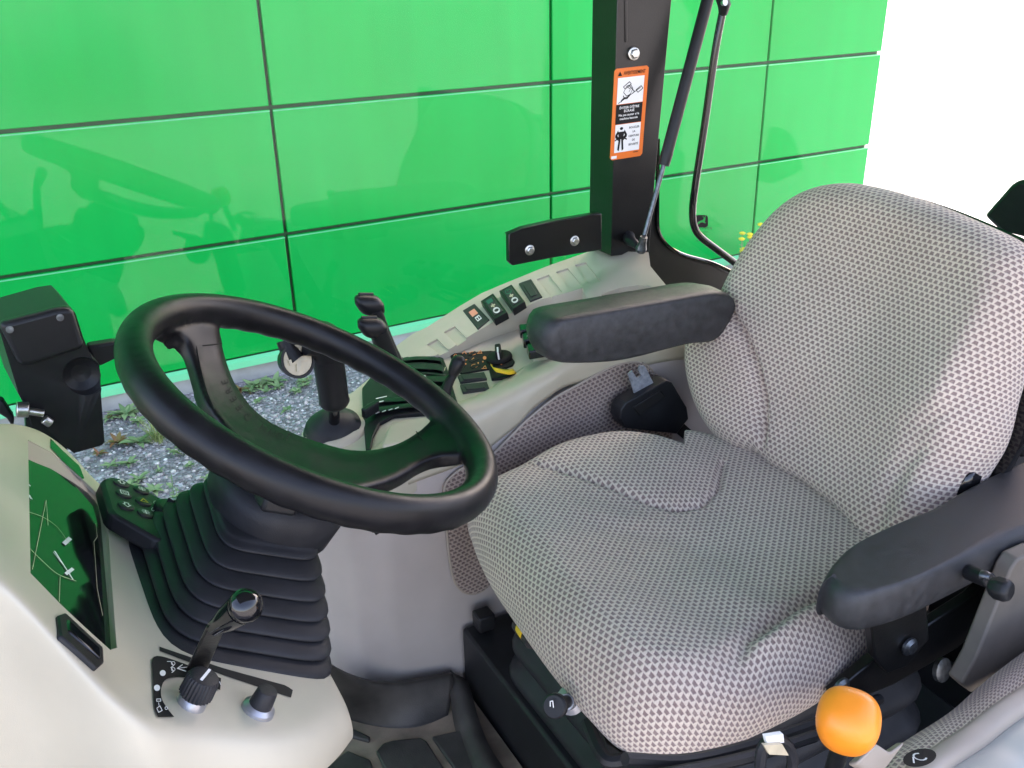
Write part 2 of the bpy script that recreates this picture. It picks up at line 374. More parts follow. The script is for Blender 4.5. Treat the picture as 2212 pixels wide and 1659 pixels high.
def frame_map(c, ex, ey, n, off=.0006):
    c, ex, ey, n = [np.array(q, float) for q in (c, ex, ey, n)]
    return lambda x, y: c + ex * x + ey * y + n * off
def empty(name, loc, label, cat, group=None):
    o = bpy.data.objects.new(name, None); S.collection.objects.link(o); o.location = loc; o.empty_display_size = .1
    o['label'] = label; o['category'] = cat
    if group: o['group'] = group
    return o
# ------------------------------------------------------------------ the setting
def kind(o, k, label=None):
    o['kind'] = k
    if label: o['label'] = label
    return o
g = MB(); g.flat([(-150, -150, GROUND), (250, -150, GROUND), (250, 250, GROUND), (-150, 250, GROUND)], 'gravel')
kind(g.build('gravel_ground', smooth=False), 'structure', 'grey crushed gravel ground beside the green building')
WY = 5.1; YAW = RAD(1.0)
wx = np.array([math.cos(YAW), math.sin(YAW), 0]); wn = np.array([math.sin(YAW), -math.cos(YAW), 0])     # wn points at the tractor
w0 = -wn * WY
def WP(s, z, d=0): return w0 + wx * s + np.array([0, 0, z]) + wn * d
wall = empty('building_wall', tuple(WP(2.5, GROUND)), 'glossy bright green metal panel wall of a building behind the tractor', 'wall')
cols = [-7.22, -5.49, -3.76, -2.03, -.295, 1.436, 3.167, 4.925, 6.05]
rows = [-2.06, -1.392, -.709, -.02, .67, 1.36, 2.05, 2.74, 3.43, 4.12, 4.81, 5.5, 6.2, 6.9]
G = .0095
b = MB(); b.prism([WP(-7.22, GROUND + .02, -.03), WP(6.04, GROUND + .02, -.03), WP(6.04, 6.9, -.03), WP(-7.22, 6.9, -.03)], -wn * .3, 'joint')
b.build('backing', wall, smooth=False)
for i in range(len(cols) - 1):
    for j in range(len(rows) - 1):
        if (j > 2 or i < 3): continue
        a0, a1, z0, z1 = cols[i] + G, cols[i + 1] - (G if i < 7 else .002), rows[j] + G, rows[j + 1] - G
        m = MB(); m.prism([WP(a0, z0), WP(a1, z0), WP(a1, z1), WP(a0, z1)], -wn * .03, 'green_panel'); m.build('wall_panel', wall, bevel=.005, seg=2)
        m = MB(); m.prism([WP(a0, z1 - .010, .002), WP(a1, z1 - .010, .002), WP(a1, z1 - .004, .004), WP(a0, z1 - .004, .004)], -wn * .01, 'flash_and_highlight'); m.build('edge_highlight', wall, smooth=False)  # pale lip added along the panel top as a painted sky highlight
m = MB()                                                       # upper rows, outside the picture
m.prism([WP(-7.22, rows[3] + G), WP(6.05, rows[3] + G), WP(6.05, 6.9), WP(-7.22, 6.9)], -wn * .03, 'green_panel'); m.build('upper_cladding', wall)
m = MB(); m.prism([WP(-7.22, rows[0] + G), WP(-2.04, rows[0] + G), WP(-2.04, rows[3] - G), WP(-7.22, rows[3] - G)], -wn * .03, 'green_panel'); m.build('side_cladding', wall)
m = MB(); z = rows[0]
m.grid([[WP(s, z - .0, .0), WP(s, z - .012, .03), WP(s, z - .045, .034)] for s in (-7.22, 6.05)], 'flash_and_highlight'); m.build('flashing', wall, solid=.003, smooth=False)
m = MB(); m.prism([WP(-7.22, GROUND - .05, .005), WP(6.05, GROUND - .05, .005), WP(6.05, rows[0] - .048, .005), WP(-7.22, rows[0] - .048, .005)], -wn * .3, 'concrete')
m.build('foundation', wall, bevel=.008)

# pebbles: one mesh of loose stones
def ico():
    bm = bmesh.new(); bmesh.ops.create_icosphere(bm, subdivisions=1, radius=1)
    v = np.array([x.co for x in bm.verts]); f = [tuple(q.index for q in p.verts) for p in bm.faces]; bm.free(); return v, f
iv, ifc = ico(); rs = np.random.RandomState(3)
vs = []; fs = []; nb = 0
def onG(u, v): return onz(u, v, GROUND)
N_P = 15000; cnt = 0
while cnt < N_P:
    x, y = rs.uniform(-.6, 3.6), rs.uniform(2.6, 5.02)
    s = rs.choice([.0055, .008, .011, .016], p=[.35, .35, .22, .08]) * rs.uniform(.8, 1.3)
    q = iv * rs.uniform(.75, 1.25, iv.shape) * np.array([1, rs.uniform(.6, 1), rs.uniform(.4, .7)]) * s
    a = rs.uniform(0, 6.28); c_, s_ = math.cos(a), math.sin(a)
    q = q @ np.array([[c_, s_, 0], [-s_, c_, 0], [0, 0, 1]]) + np.array([x, y, GROUND + s * .15])
    vs.append(q); fs += [(i + nb, j + nb, k + nb) for i, j, k in ifc]; nb += len(iv); cnt += 1
m = MB(); m.v = [tuple(p) for p in np.vstack(vs)]; m.f = fs; m.m = [0] * len(fs); m.names = ['pebble']
kind(m.build('loose_pebbles', smooth=False), 'stuff', 'loose grey and white crushed stones lying on the ground')

# weeds
def leaf(mb, base, d, L, w, lift, m='leaf', droop=.5, n=4, side=None):
    base = np.array(base, float); d = np.array((math.cos(d), math.sin(d), 0)); s = np.array((-d[1], d[0], 0)); row = []
    for i in range(n + 1):
        t = i / n; p = base + d * L * t + np.array((0, 0, L * (lift * t - droop * t * t)))
        ww = w * math.sin(math.pi * min(1, .12 + .88 * t) ** .8) * (1 if i < n else 0.02)
        row.append([p - s * ww / 2 + np.array((0, 0, .12 * ww)), p, p + s * ww / 2 + np.array((0, 0, .12 * ww))])
    mb.grid(row, m)
wd = MB()
def rosette(p, r, k=None, m='leaf'):
    k = k or rnd.randint(8, 15)
    for i in range(k):
        a = i * 2.4 + rnd.uniform(-.3, .3); leaf(wd, (p[0], p[1], GROUND + .01), a, r * rnd.uniform(.6, 1.1), r * rnd.uniform(.26, .42), rnd.uniform(.25, .9), m, rnd.uniform(.1, .6))
spots = [(235, 900, .09), (265, 880, .12), (300, 915, .10), (350, 905, .09), (255, 960, .12), (300, 960, .11), (280, 1005, .08), (330, 880, .07), (395, 965, .07),
         (530, 790, .10), (570, 800, .10), (600, 840, .10), (640, 850, .07), (655, 830, .08), (540, 850, .07), (520, 800, .1), (700, 790, .07), (690, 905, .05), (560, 870, .06), (620, 890, .05),
         (335, 1065, .07), (300, 1040, .08), (275, 1060, .07), (380, 1080, .05), (410, 1010, .05), (345, 1020, .04), (455, 1020, .04), (240, 1010, .07), (215, 985, .07),
         (60, 880, .08), (20, 905, .09), (225, 860, .06), (255, 845, .07), (480, 760, .05), (900, 700, .05), (760, 760, .07), (775, 775, .06), (355, 840, .05), (440, 800, .05)]
for u, v, r in spots:
    p = onG(u, v); p[1] = min(p[1], 4.98); rosette(p, r * rnd.uniform(.6, .95), m='leaf' if rnd.random() < .86 else 'red_leaf')
for _ in range(60):
    rosette((rnd.uniform(-.4, 3.4), rnd.uniform(2.9, 4.95)), rnd.uniform(.015, .05), rnd.randint(4, 8), rnd.choice(['leaf', 'leaf', 'red_leaf']))
for _ in range(35):
    rosette((rnd.uniform(-.4, 4.5), rnd.uniform(4.75, 4.98)), rnd.uniform(.03, .08), rnd.randint(5, 9), rnd.choice(['leaf', 'leaf', 'leaf', 'red_leaf']))
for _ in range(0):      # sparse tufts out on the sunny yard
    p = (rnd.uniform(6, 16), rnd.uniform(2, 16)); 
    for i in range(5): leaf(wd, (p[0], p[1], GROUND), rnd.uniform(0, 6.3), rnd.uniform(.05, .14), .01, rnd.uniform(1, 2), 'grass', .6, 3)
kind(wd.build('low_weeds', ang=180), 'stuff', 'low leafy weeds scattered over the gravel')
def tuft(name, p, k, L, label, cat, m='grass'):
    e = MB()
    for i in range(k):
        a = rnd.uniform(0, 6.28); q = (p[0] + rnd.gauss(0, L * .16), p[1] + rnd.gauss(0, L * .16), GROUND)
        leaf(e, q, a, L * rnd.uniform(.5, 1), .004, rnd.uniform(1.0, 3), m, rnd.uniform(.2, 1), 4)
    o = e.build(name, ang=180); o['label'] = label; o['category'] = cat; return o
tuft('grass_tuft', onG(341, 955), 90, .10, 'bright green grass tuft alone on the gravel left of the steering wheel rim', 'grass tuft')
tuft('grass_tuft', onG(700, 735 + 25), 60, .16, 'dry brownish grass tuft at the wall foot behind the black lever', 'grass tuft')
def stemweed(name, u, v, h, k, label, fl=False):
    p = onG(u, v); p[1] = min(p[1], 4.95); e = MB(); stems = []
    for i in range(k):
        q = np.array((p[0] + rnd.gauss(0, .05 if fl else .012), p[1] + rnd.gauss(0, .03 if fl else .01), GROUND)); hh = h * rnd.uniform(.6, 1.1)
        tp = q + np.array((rnd.gauss(0, .03), rnd.gauss(0, .03), hh)); e.tube([q, (q + tp) / 2 + np.array((.01, 0, 0)), tp], .0022, 'leaf', 5)
        for j in range(5):
            t = rnd.uniform(.15, .95); c = q * (1 - t) + tp * t; a = rnd.uniform(0, 6.28); b_ = MB()
            base = np.array((c[0], c[1], c[2])); leaf(e, base, a, .05 * (1.3 - t), .02, .8, 'leaf', .5)
        stems.append(tp)
    o = e.build(name, ang=180); o['label'] = label; o['category'] = 'weed'
    if fl:
        for tp in stems:
            f = MB(); f.lathe(tp, (0, 0, 1), [(-.004, .006), (0, .018), (.010, .024), (.018, .010)], 'petal', 9); f.build('flower', o)
    return o
stemweed('weed_plant', 378, 1100, .16, 2, 'upright young weed with pale serrated leaves growing in front of the button pod')
stemweed('weed_plant', 400, 980, .07, 3, 'small reddish weed on bare gravel just left of the wheel spoke')
stemweed('weed_plant', 905, 710, .11, 3, 'broad leaved light green weed against the concrete footing near the switch strip')
stemweed('flowering_weed', 1590, 600, .40, 16, 'clump of yellow flowers growing at the wall foot behind the quarter window', True)

# ------------------------------------------------------------------ the tractor
TR = empty('tractor', (.8, .87, GROUND), 'open cab of a tractor with beige trim, black steering wheel and patterned grey driver seat', 'tractor')
YM = .87
# ---- seat
def H_cushion(P):
    X, Y = P[..., 0], P[..., 1]; h = np.zeros(X.shape)
    h += -.018 * np.exp(-(((X - .70) / .16) ** 2 + ((Y - .83) / .12) ** 2)) + .012 * np.exp(-(((X - .50) / .08) ** 2))
    for poly, hh, gr in ((far_bol, .016, .06), (near_bol, .040, .028)):
        d = segd(P, poly); ins = inside(P, poly)
        h += np.where(ins, hh * (1 - np.exp(-d / gr)), 0)
    h -= .007 * np.exp(-(segd(P, far_seam) / .0048) ** 2)
    h -= .010 * np.exp(-(segd(P, near_seam) / .012) ** 2)
    h += .016 * np.exp(-(((X - .665) / .075) ** 2 + ((Y - .525) / .055) ** 2)) * inside(P, near_bol)
    # soft crinkles
    h += .0012 * np.sin(X * 55 + Y * 38 + 2 * np.sin(Y * 21)) * np.exp(-((X - .66) / .12) ** 2)
    return h
zt = -.70
px = lambda L, z: [tuple(onz(u, v, z)[:2]) for u, v in L]
far_seam = px([(1085, 990), (1130, 984), (1200, 1001), (1300, 1030), (1400, 1060), (1460, 1071), (1520, 1062), (1553, 1032), (1562, 985)], -.685)
near_seam = px([(1560, 1475), (1585, 1430), (1620, 1370), (1700, 1310), (1780, 1270), (1900, 1225)], -.685)
far_bol = far_seam + [(1.0, 1.2), (.5, 1.25)]
near_bol = near_seam + [(1.0, .30), (.66, .30)]
sil_n = [(1020, 1120), (1016, 1150), (1048, 1228), (1108, 1320), (1197, 1440), (1296, 1550), (1350, 1590), (1430, 1612), (1520, 1600), (1650, 1552), (1780, 1486), (1880, 1412)]
out = [onz(u, v, -.765) for u, v in sil_n] + [np.array((.86, .60, -.765)), np.array((.955, .64, -.765)), np.array((.975, .80, -.765)), np.array((.96, 1.0, -.765)), np.array((.90, 1.08, -.765))]
out += [onz(u, v, -.70) for u, v in [(1500, 947), (1400, 929), (1300, 926), (1200, 945), (1110, 985)]]
out = [np.array((p[0], p[1], -.765)) for p in out]
seat = MB()                                                    # pan and suspension
def rrect_ring(cx_, cy_, z, hx, hy, r=.05, k=5): return rrect((cx_, cy_, z), (1, 0, 0), (0, 1, 0), 2 * hx, 2 * hy, r, k)
seat.loops([rrect_ring(.74, .83, z, hx, hy) for z, hx, hy in ((-.80, .17, .17), (-.775, .22, .215), (-.80, .225, .22), (-.83, .215, .215), (-.845, .20, .20))], 'black')
seat_o = seat.build('driver_seat', TR, bevel=.004, label='patterned grey fabric driver seat with two black armrests on a black suspension')
pillow('cushion', seat_o, ((0, 0, -.765), (1, 0, 0), (0, 1, 0), (0, 0, 1)), out, .072, .062, .045, 'fabric', H_cushion, 300, 110, uvrot=97, power=2.3)
# bellows of the suspension
m = MB(); rings = []
zz = np.linspace(-.835, -1.06, 33)
for i, z in enumerate(zz):
    q = .5 - .5 * math.cos(2 * math.pi * i / 8); g_ = .016 * q ** .7 + .0; tprr = (i / 32) * .03
    rings.append(rrect_ring(.765, .84, z, .200 + g_ + tprr * .3, .20 + g_ + tprr, .06))
m.loops(rings, 'rubber'); m.build('suspension_bellows', seat_o, ang=60)
m = MB(); m.prism([(.53, .62, -1.045), (.53, 1.185, -1.036), (1.10, 1.185, -1.036), (1.10, .62, -1.045)], (0, 0, -.16), 'black')
m.prism([(.535, .60, -1.07), (.535, .62, -1.07), (1.2, .62, -1.07), (1.2, .60, -1.07)], (0, 0, -.1), 'black')
m.build('seat_base', TR, bevel=.006)
m = MB(); m.box(onp(1045, 1338, (0, 1.16, 0), (0, 1, 0)), .03, .03, .03, 'black'); m.build('latch', seat_o, bevel=.003)
# front rail, control tabs
m = MB(); m.prism([onz(u, v, -.815) for u, v in [(1355, 1600), (1290, 1560), (1310, 1605), (1360, 1640)]], (0, 0, -.03), 'black')
m.tube([onz(u, v, -.80) for u, v in [(1270, 1560), (1300, 1630), (1330, 1645), (1400, 1620)]], .008, 'black', 8, sm=4); m.build('adjuster_lever', seat_o, bevel=.002)
m = MB(); p = ony(1120, 1350, .87); m.tube([ony(1118, 1350, .90), ony(1148, 1388, .84)], .0085, 'black', 10); m.build('weight_indicator', seat_o)
m = MB(); m.tube([ony(1127, 1357, .879), ony(1137, 1371, .86)], .0092, 'yellow', 10); m.build('indicator_window', seat_o)
m = MB(); a_ = ony(1200, 1525, .70); bx_ = nrm((-.55, -.6, .1)); c0 = ony(1235, 1512, .73)
m.tube([c0, a_], .0075, 'black', 12); m.lathe(a_, nrm(a_ - c0), [(-.003, .014), (.004, .014), (.006, .012)], 'black', 20)
m.build('seat_knob', seat_o)
m = MB(); m.lathe(c0, nrm(a_ - c0), [(-.012, .012), (0, .012), (.003, .017), (.006, .017), (.01, .010), (.02, .009)], 'silver', 18); m.build('knob_collar', seat_o)
fm = frame_map(a_ + nrm(a_ - c0) * .0062, nrm(np.cross((0, 0, 1), nrm(a_ - c0))), (0, 0, 1), nrm(a_ - c0))
m = MB(); stroke(m, [(-.004, -.008), (-.004, .006), (-.001, .008), (0, -.003), (.006, -.003), (.006, -.008)], .0012, fm, 'white', True); m.build('seat_symbol', seat_o, smooth=False)

# backrest
LEAN = RAD(22); b0 = np.array((.955, 0, -.7)); bn = np.array((-math.cos(LEAN), 0, math.sin(LEAN))); bu = np.array((math.sin(LEAN), 0, math.cos(LEAN))); by = np.array((0, 1, 0))
def BP(u, v, off=0): return onp(u, v, b0 + bn * off, bn)
def b2(L, off=.05): return [((BP(u, v, off) - b0) @ by, (BP(u, v, off) - b0) @ bu) for u, v in L]
bs_far = b2([(1560, 640), (1590, 670), (1622, 720), (1645, 790), (1653, 860), (1648, 920), (1640, 990)])
bs_near = b2([(1880, 1190), (1905, 1130), (1925, 1075), (1985, 985), (2060, 900), (2115, 845)])
far_p = bs_far + [(1.3, -.1), (1.3, .3)]
def H_back(P):
    Y, Z = P[..., 0], P[..., 1]; h = np.zeros(Y.shape)
    h += .010 * np.exp(-((Z - .16) / .07) ** 2) - .016 * np.exp(-(((Y - .86) / .10) ** 2)) * sstep((.42 - Z) / .15)
    d = segd(P, bs_far); ins = inside(P, far_p)
    h += np.where(ins, .016 * (1 - np.exp(-d / .03)), 0)
    h -= .013 * np.exp(-(d / .006) ** 2)
    dn = segd(P, bs_near); h -= .006 * np.exp(-(dn / .014) ** 2)
    h += .017 * np.exp(-(((Y - .67) / .07) ** 2 + ((Z - .20) / .13) ** 2))
    c1 = b2([(2000, 990), (2060, 950), (2120, 915)]); h -= .004 * np.exp(-(segd(P, c1) / .01) ** 2)
    c2 = b2([(1990, 930), (2060, 905), (2140, 860)]); h -= .003 * np.exp(-(segd(P, c2) / .012) ** 2)
    return h
bo = [(1640, 985), (1590, 975), (1545, 940), (1512, 880), (1494, 800), (1502, 725), (1535, 665), (1562, 640), (1592, 580), (1640, 505), (1700, 440), (1760, 405), (1830, 393), (1905, 404), (2000, 432), (2100, 472), (2190, 515), (2235, 560), (2240, 640), (2212, 740), (2176, 850), (2150, 950), (2105, 1030)]
ob = [BP(u, v, .02) for u, v in bo] + [BP(u, v, .02) for u, v in [(1985, 1220), (1905, 1205), (1862, 1152), (1808, 1100), (1738, 1046), (1680, 1018)]]
ob = [p - bn * ((p - b0) @ bn) for p in ob]
back_o = pillow('backrest', seat_o, (b0, by, bu, bn), ob, .060, .055, .035, 'fabric', H_back, 300, 110, uvrot=0, power=2.3)
m = MB(); c2 = np.mean(ob, 0)
sh = [c2 + (p - c2) * 1.012 - bn * .03 for p in resample(crom(ob, 6, True), 90, True)]
sh2 = [c2 + (p - c2) * .93 - bn * .075 for p in resample(crom(ob, 6, True), 90, True)]
m.loops([sh, [p - bn * .012 for p in sh], sh2], 'black_gloss'); m.build('backrest_shell', seat_o, ang=50)

# armrests
def armrest(frame, outl, T, w, T2, lbl):
    return pillow('armrest', seat_o, frame, outl, T, w, T2, 'arm', None, 160, 40, power=2.6, label=lbl)
zA = -.632
lo = [onz(u, v, zA) for u, v in [(1772, 1302), (1800, 1327), (1838, 1338), (1885, 1332), (1960, 1308), (2060, 1262), (2180, 1205), (2290, 1145)]]
up = [onz(u, v, zA + .022) for u, v in [(2290, 985), (2185, 1016), (2090, 1058), (1990, 1108), (1900, 1152), (1830, 1190), (1790, 1228), (1768, 1268)]]
ar = [np.array((p[0], p[1], zA)) for p in lo + up]
armrest(((0, 0, zA), (1, 0, 0), (0, 1, 0), (0, 0, 1)), ar, .030, .020, .018, 'scuffed black armrest nearer the door')
yA = 1.045
fr = [ony(u, v, yA) for u, v in [(1186, 760), (1184, 735), (1196, 703), (1222, 691), (1300, 677), (1440, 652), (1560, 634), (1600, 660), (1560, 735), (1490, 748), (1365, 780), (1290, 789), (1212, 789), (1194, 779)]]
m = MB()
top = resample(crom([np.array(p) for p in fr], 5, True), 70, True); cc = top.mean(0)
def insr(p, k, y): q = cc + (p - cc) * np.array((1 - .6 * k, 1, 1 - k)); q[1] = y; return q
rings = [[insr(p, .16, yA + .003) for p in top], [insr(p, .05, yA + .006) for p in top], [insr(p, .0, yA + .018) for p in top], [insr(p, -.01, yA + .05) for p in top], [insr(p, .06, yA + .072) for p in top], [insr(p, .28, yA + .082) for p in top]]
m.loops(rings, 'arm'); m.build('armrest', seat_o, ang=60, label='black armrest on the far side, next to the switch console')
# near armrest bracket, plates and screws
m = MB()
m.prism([ony(u, v, .535) for u, v in [(1878, 1318), (2000, 1270), (2008, 1380), (1960, 1440), (1918, 1455), (1890, 1420)]], (0, .012, 0), 'black_paint')
m.prism([ony(u, v, .555) for u, v in [(1800, 1500), (1890, 1425), (2100, 1290), (2212, 1180), (2212, 1260), (2070, 1400), (1930, 1480), (1812, 1528)]], (0, .014, 0), 'black_paint')
m.build('armrest_bracket', seat_o, bevel=.002)
for (u, v) in ((1962, 1395), (1815, 1482)):
    m = MB(); m.lathe(ony(u, v, .533), (0, -1, 0), [(0, .011), (.003, .011), (.006, .007), (.007, .007)], 'metal_dark', 16); m.build('screw', seat_o)
m = MB(); p = ony(2140, 1255, .49); m.tube([ony(2090, 1235, .52), p], .009, 'black', 10)
m.lathe(ony(2155, 1270, .47), nrm((.15, -1, .2)), [(-.008, .009), (0, .013), (.010, .013), (.014, .009)], 'black', 7); m.build('adjustment_knob', seat_o, bevel=.002)
m = MB(); m.lathe(ony(2120, 1243, .50), nrm((.2, -1, .3)), [(0, .006), (.006, .006), (.010, .004)], 'metal_dark', 12); m.build('clamp_bolt', seat_o)
m = MB(); q = [BP(u, v, -.0) for u, v in [(2030, 1085), (2060, 1040), (2100, 1020), (2130, 1022), (2120, 1050), (2070, 1100)]]
m.prism([p + bn * .03 for p in q], -bn * .03, 'black_gloss'); m.build('hinge_cover', seat_o, bevel=.006)
# belt buckle
yb = 1.135
m = MB(); m.prism([ony(u, v, yb) for u, v in [(1342, 885), (1352, 870), (1440, 822), (1452, 826), (1484, 880), (1488, 905), (1462, 938), (1350, 925), (1340, 905)]], (0, .03, 0), 'black')
m.prism([ony(u, v, yb - .003) for u, v in [(1368, 880), (1426, 843), (1440, 858), (1382, 898)]], (0, .004, 0), 'ink')
m.prism([ony(u, v, yb + .008) for u, v in [(1455, 930), (1478, 915), (1530, 960), (1560, 1000), (1520, 985)]], (0, .006, 0), 'ink')
bk = m.build('belt_buckle', TR, bevel=.005)
m = MB(); yt = yb + .012
m.prism([ony(u, v, yt) for u, v in [(1357, 808), (1366, 801), (1372, 812), (1378, 816), (1386, 812), (1380, 800), (1382, 790), (1392, 790), (1398, 800), (1412, 828), (1420, 836), (1392, 852), (1376, 868), (1362, 835), (1372, 842)][:13]], (0, .003, 0), 'steel')
m.build('belt_tongue', bk, smooth=False)

# ---- steering wheel
wc = np.array([.241, .866, -.413]); wnn = nrm([.451, -.157, .88]); ROUT = .2; RR = .0170; RC = ROUT - .0145
wa = nrm(np.cross((0, 1, 0), wnn)); wb = np.cross(wnn, wa)
m = MB(); rings = []
for i in range(480):
    t = 2 * math.pi * i / 480; rd = math.cos(t) * wa + math.sin(t) * wb; c = wc + RC * rd
    bump = 1 + 0
    rings.append([c + (RR * 1.0 * math.cos(a) * rd + RR * 1.12 * math.sin(a) * wnn) * (1 + .07 * (math.sin(t * 40) * .5 + .5) * max(0, -math.sin(a)) ** 2) for a in np.linspace(0, 2 * math.pi, 28, endpoint=False)])
m.loops(rings, 'wheel_black', cap=False, closed=True)
wheel_mb = m
def dish(u, v, extra=0):
    off = -.02
    for _ in range(60):
        p = onp(u, v, wc + wnn * off, wnn); r = np.linalg.norm((p - wc) - wnn * ((p - wc) @ wnn)); q = min(1, r / .180)
        off = .7 * off + .3 * (-.050 * (1 - q ** 2.4) + .004 * q ** 6 - extra)
    return p
inner = [(470, 668), (474, 690), (478, 721), (488, 772), (505, 819), (526, 853), (553, 886), (590, 913), (640, 936), (683, 951), (745, 968), (796, 971), (855, 958), (899, 934), (925, 912), (945, 890)]
outer = [(1010, 960), (1015, 985), (985, 992), (955, 993), (915, 1008), (870, 1036), (820, 1056), (740, 1070), (640, 1052), (540, 992), (480, 930), (446, 885), (431, 856), (421, 819), (408, 772), (394, 740), (371, 722), (345, 725), (350, 690)]
# plate meshed as strips between the two curves
I = resample(crom([np.array(p, float) for p in inner], 6), 60); O = resample(crom([np.array(p, float) for p in outer[::-1]], 6), 60)
G_ = []
for i in range(60):
    row = []
    for t in np.linspace(0, 1, 9):
        q = I[i] * (1 - t) + O[i] * t; edge = 1 - abs(2 * t - 1) ** 5; row.append(dish(q[0], q[1], .009 * (1 - edge)))
    G_.append(row)
m = MB()
top = [r for r in G_]; th = .019
loops_ = []
for i in range(60):
    r = G_[i]; loops_.append(r + [r[-1] - wnn * th * .55, r[6] - wnn * th * 1.25, r[2] - wnn * th * 1.25, r[0] - wnn * th * .55])
wheel_mb.loops(loops_, 'wheel_black'); sw = wheel_mb.build('steering_wheel', TR, ang=180, label='black moulded steering wheel with two spokes, worn shiny on the rim')
rm = sw.modifiers.new('r', 'REMESH'); rm.mode = 'VOXEL'; rm.voxel_size = .0024; rm.use_smooth_shade = True
sm_ = sw.modifiers.new('sm', 'SMOOTH'); sm_.factor = .5; sm_.iterations = 14
spo = sw
for a_, b_ in ((((424, 748), (478, 742))), ((899, 932), (918, 958))):
    m = MB(); ps = [dish(a_[0] * (1 - t) + b_[0] * t, a_[1] * (1 - t) + b_[1] * t, -.0003 + .008 * abs(2 * t - 1) ** 5) for t in np.linspace(0, 1, 8)]
    m.tube(ps, .0007, 'ink', 6); m.build('seam', spo)
m = MB(); ps = [dish(u, v, .0005) for u, v in [(424, 748), (432, 790), (445, 840), (463, 885)]]; m.tube(ps, .0007, 'ink', 6, sm=4); m.build('seam', spo)
# hub and column shroud
def AX(t): return wc - wnn * t
m = MB(); m.lathe(AX(.072), -wnn, [(0, .03), (.002, .048), (.02, .056), (.03, .058), (.04, .05)], 'wheel_black', 40); m.build('hub', sw, ang=40)
m = MB(); hb = AX(.09)
sx_, sy_ = wa, wb
rings = []
for h, a1, a2 in ((0, .052, .060), (.004, .066, .070), (.02, .070, .076), (.05, .066, .072), (.07, .055, .062), (.078, .04, .05)):
    rings.append([hb - wnn * h + sx_ * a1 * math.copysign(abs(math.cos(t)) ** .8, math.cos(t)) + sy_ * a2 * math.copysign(abs(math.sin(t)) ** .8, math.sin(t)) for t in np.linspace(0, 2 * math.pi, 48, endpoint=False)])
m.loops(rings, 'rubber'); col = m.build('column_shroud', TR, ang=60)
m = MB(); p1 = ony(600, 1075, .78); m.box(p1, .035, .03, .022, 'black', [nrm((.88, 0, -.45)), (0, 1, 0), nrm((.45, 0, .88))]); m.build('tilt_catch', col, bevel=.004)
# embossed lettering along the spoke
try:
    path = crom([np.array(p, float) for p in [(590, 922), (555, 897), (525, 866), (503, 832), (487, 790), (478, 750)]], 12)
    path2 = crom([np.array(p, float) for p in [(607, 926), (585, 912), (560, 892), (541, 872)]], 8)
    def along(path, s, off):
        P = np.array(path); d = np.r_[0, np.cumsum(np.linalg.norm(np.diff(P, axis=0), axis=1))]; x = np.interp(s, d, P[:, 0]); y = np.interp(s, d, P[:, 1])
        x2 = np.interp(s + 3, d, P[:, 0]); y2 = np.interp(s + 3, d, P[:, 1]); t = nrm((x2 - x + 1e-6, y2 - y)); n = np.array((t[1], -t[0])); return x - n[0] * off, y - n[1] * off
    path = crom([np.array(p, float) for p in [(477, 745), (484, 785), (497, 826), (517, 864), (548, 899), (590, 925), (640, 945)]], 12)
    path = path[::-1]
    m = MB()
    for ch, s in zip('JOHN DEERE', (18, 34, 52, 72, 0, 112, 137, 158, 178, 198)):
        if ch == ' ': continue
        def mp(x, y, s=s): 
            q = along(path, s + x, -(y + 9)); return dish(q[0], q[1], -.0004)
        vs_, fs_ = text_mesh(ch, mp, 21, 'CENTER'); m.add(vs_, fs_, 'ink')
    m.build('lettering', spo, smooth=False)
except Exception as ex: print('lettering', ex)

# ---- bellows of the column
m = MB(); rings = []; NB = 7; sub_ = 10
bc, bex, bey = np.array((.110, .815, -.585)), nrm((.83, 0, -.557)), np.array((0, 1., 0)); tc_, tex, tey = np.array((.172, .872, -.520)), wa if wa[0] > 0 else -wa, (wb if wb[1] > 0 else -wb)
for i in range(NB * sub_ + 1):
    t = i / (NB * sub_); ph = (i % sub_) / sub_; k = (1 - t)
    c = bc * (1 - t) + tc_ * t + np.array((0, 0, .0)); ex_ = nrm(bex * (1 - t) + tex * t); ey_ = nrm(bey * (1 - t) + tey * t)
    hx = (.094 * (1 - t) ** 1 + .050 * t) + .004 * math.sin(math.pi * t); hy = (.117 * (1 - t) + .056 * t) + .006 * math.sin(math.pi * t)
    g_ = -.0105 * (1 - abs(math.sin(math.pi * ph)) ** .55)
    if t > .97: g_ = 0
    n_ = np.cross(ex_, ey_); n_ = n_ if n_[2] > 0 else -n_
    lift = n_ * (.045 * math.sin(math.pi * t * .9) * 0 + .0)
    ring = []
    for a in np.linspace(0, 2 * math.pi, 72, endpoint=False):
        ca, sa = math.cos(a), math.sin(a); r = (abs(ca) ** 5.5 + abs(sa) ** 5.5) ** (-1 / 5.5)
        ring.append(c + ex_ * (hx + g_) * r * ca + ey_ * (hy + g_) * r * sa + lift)
    rings.append(ring)
m.loops(rings, 'rubber'); m.build('column_bellows', TR, ang=85)

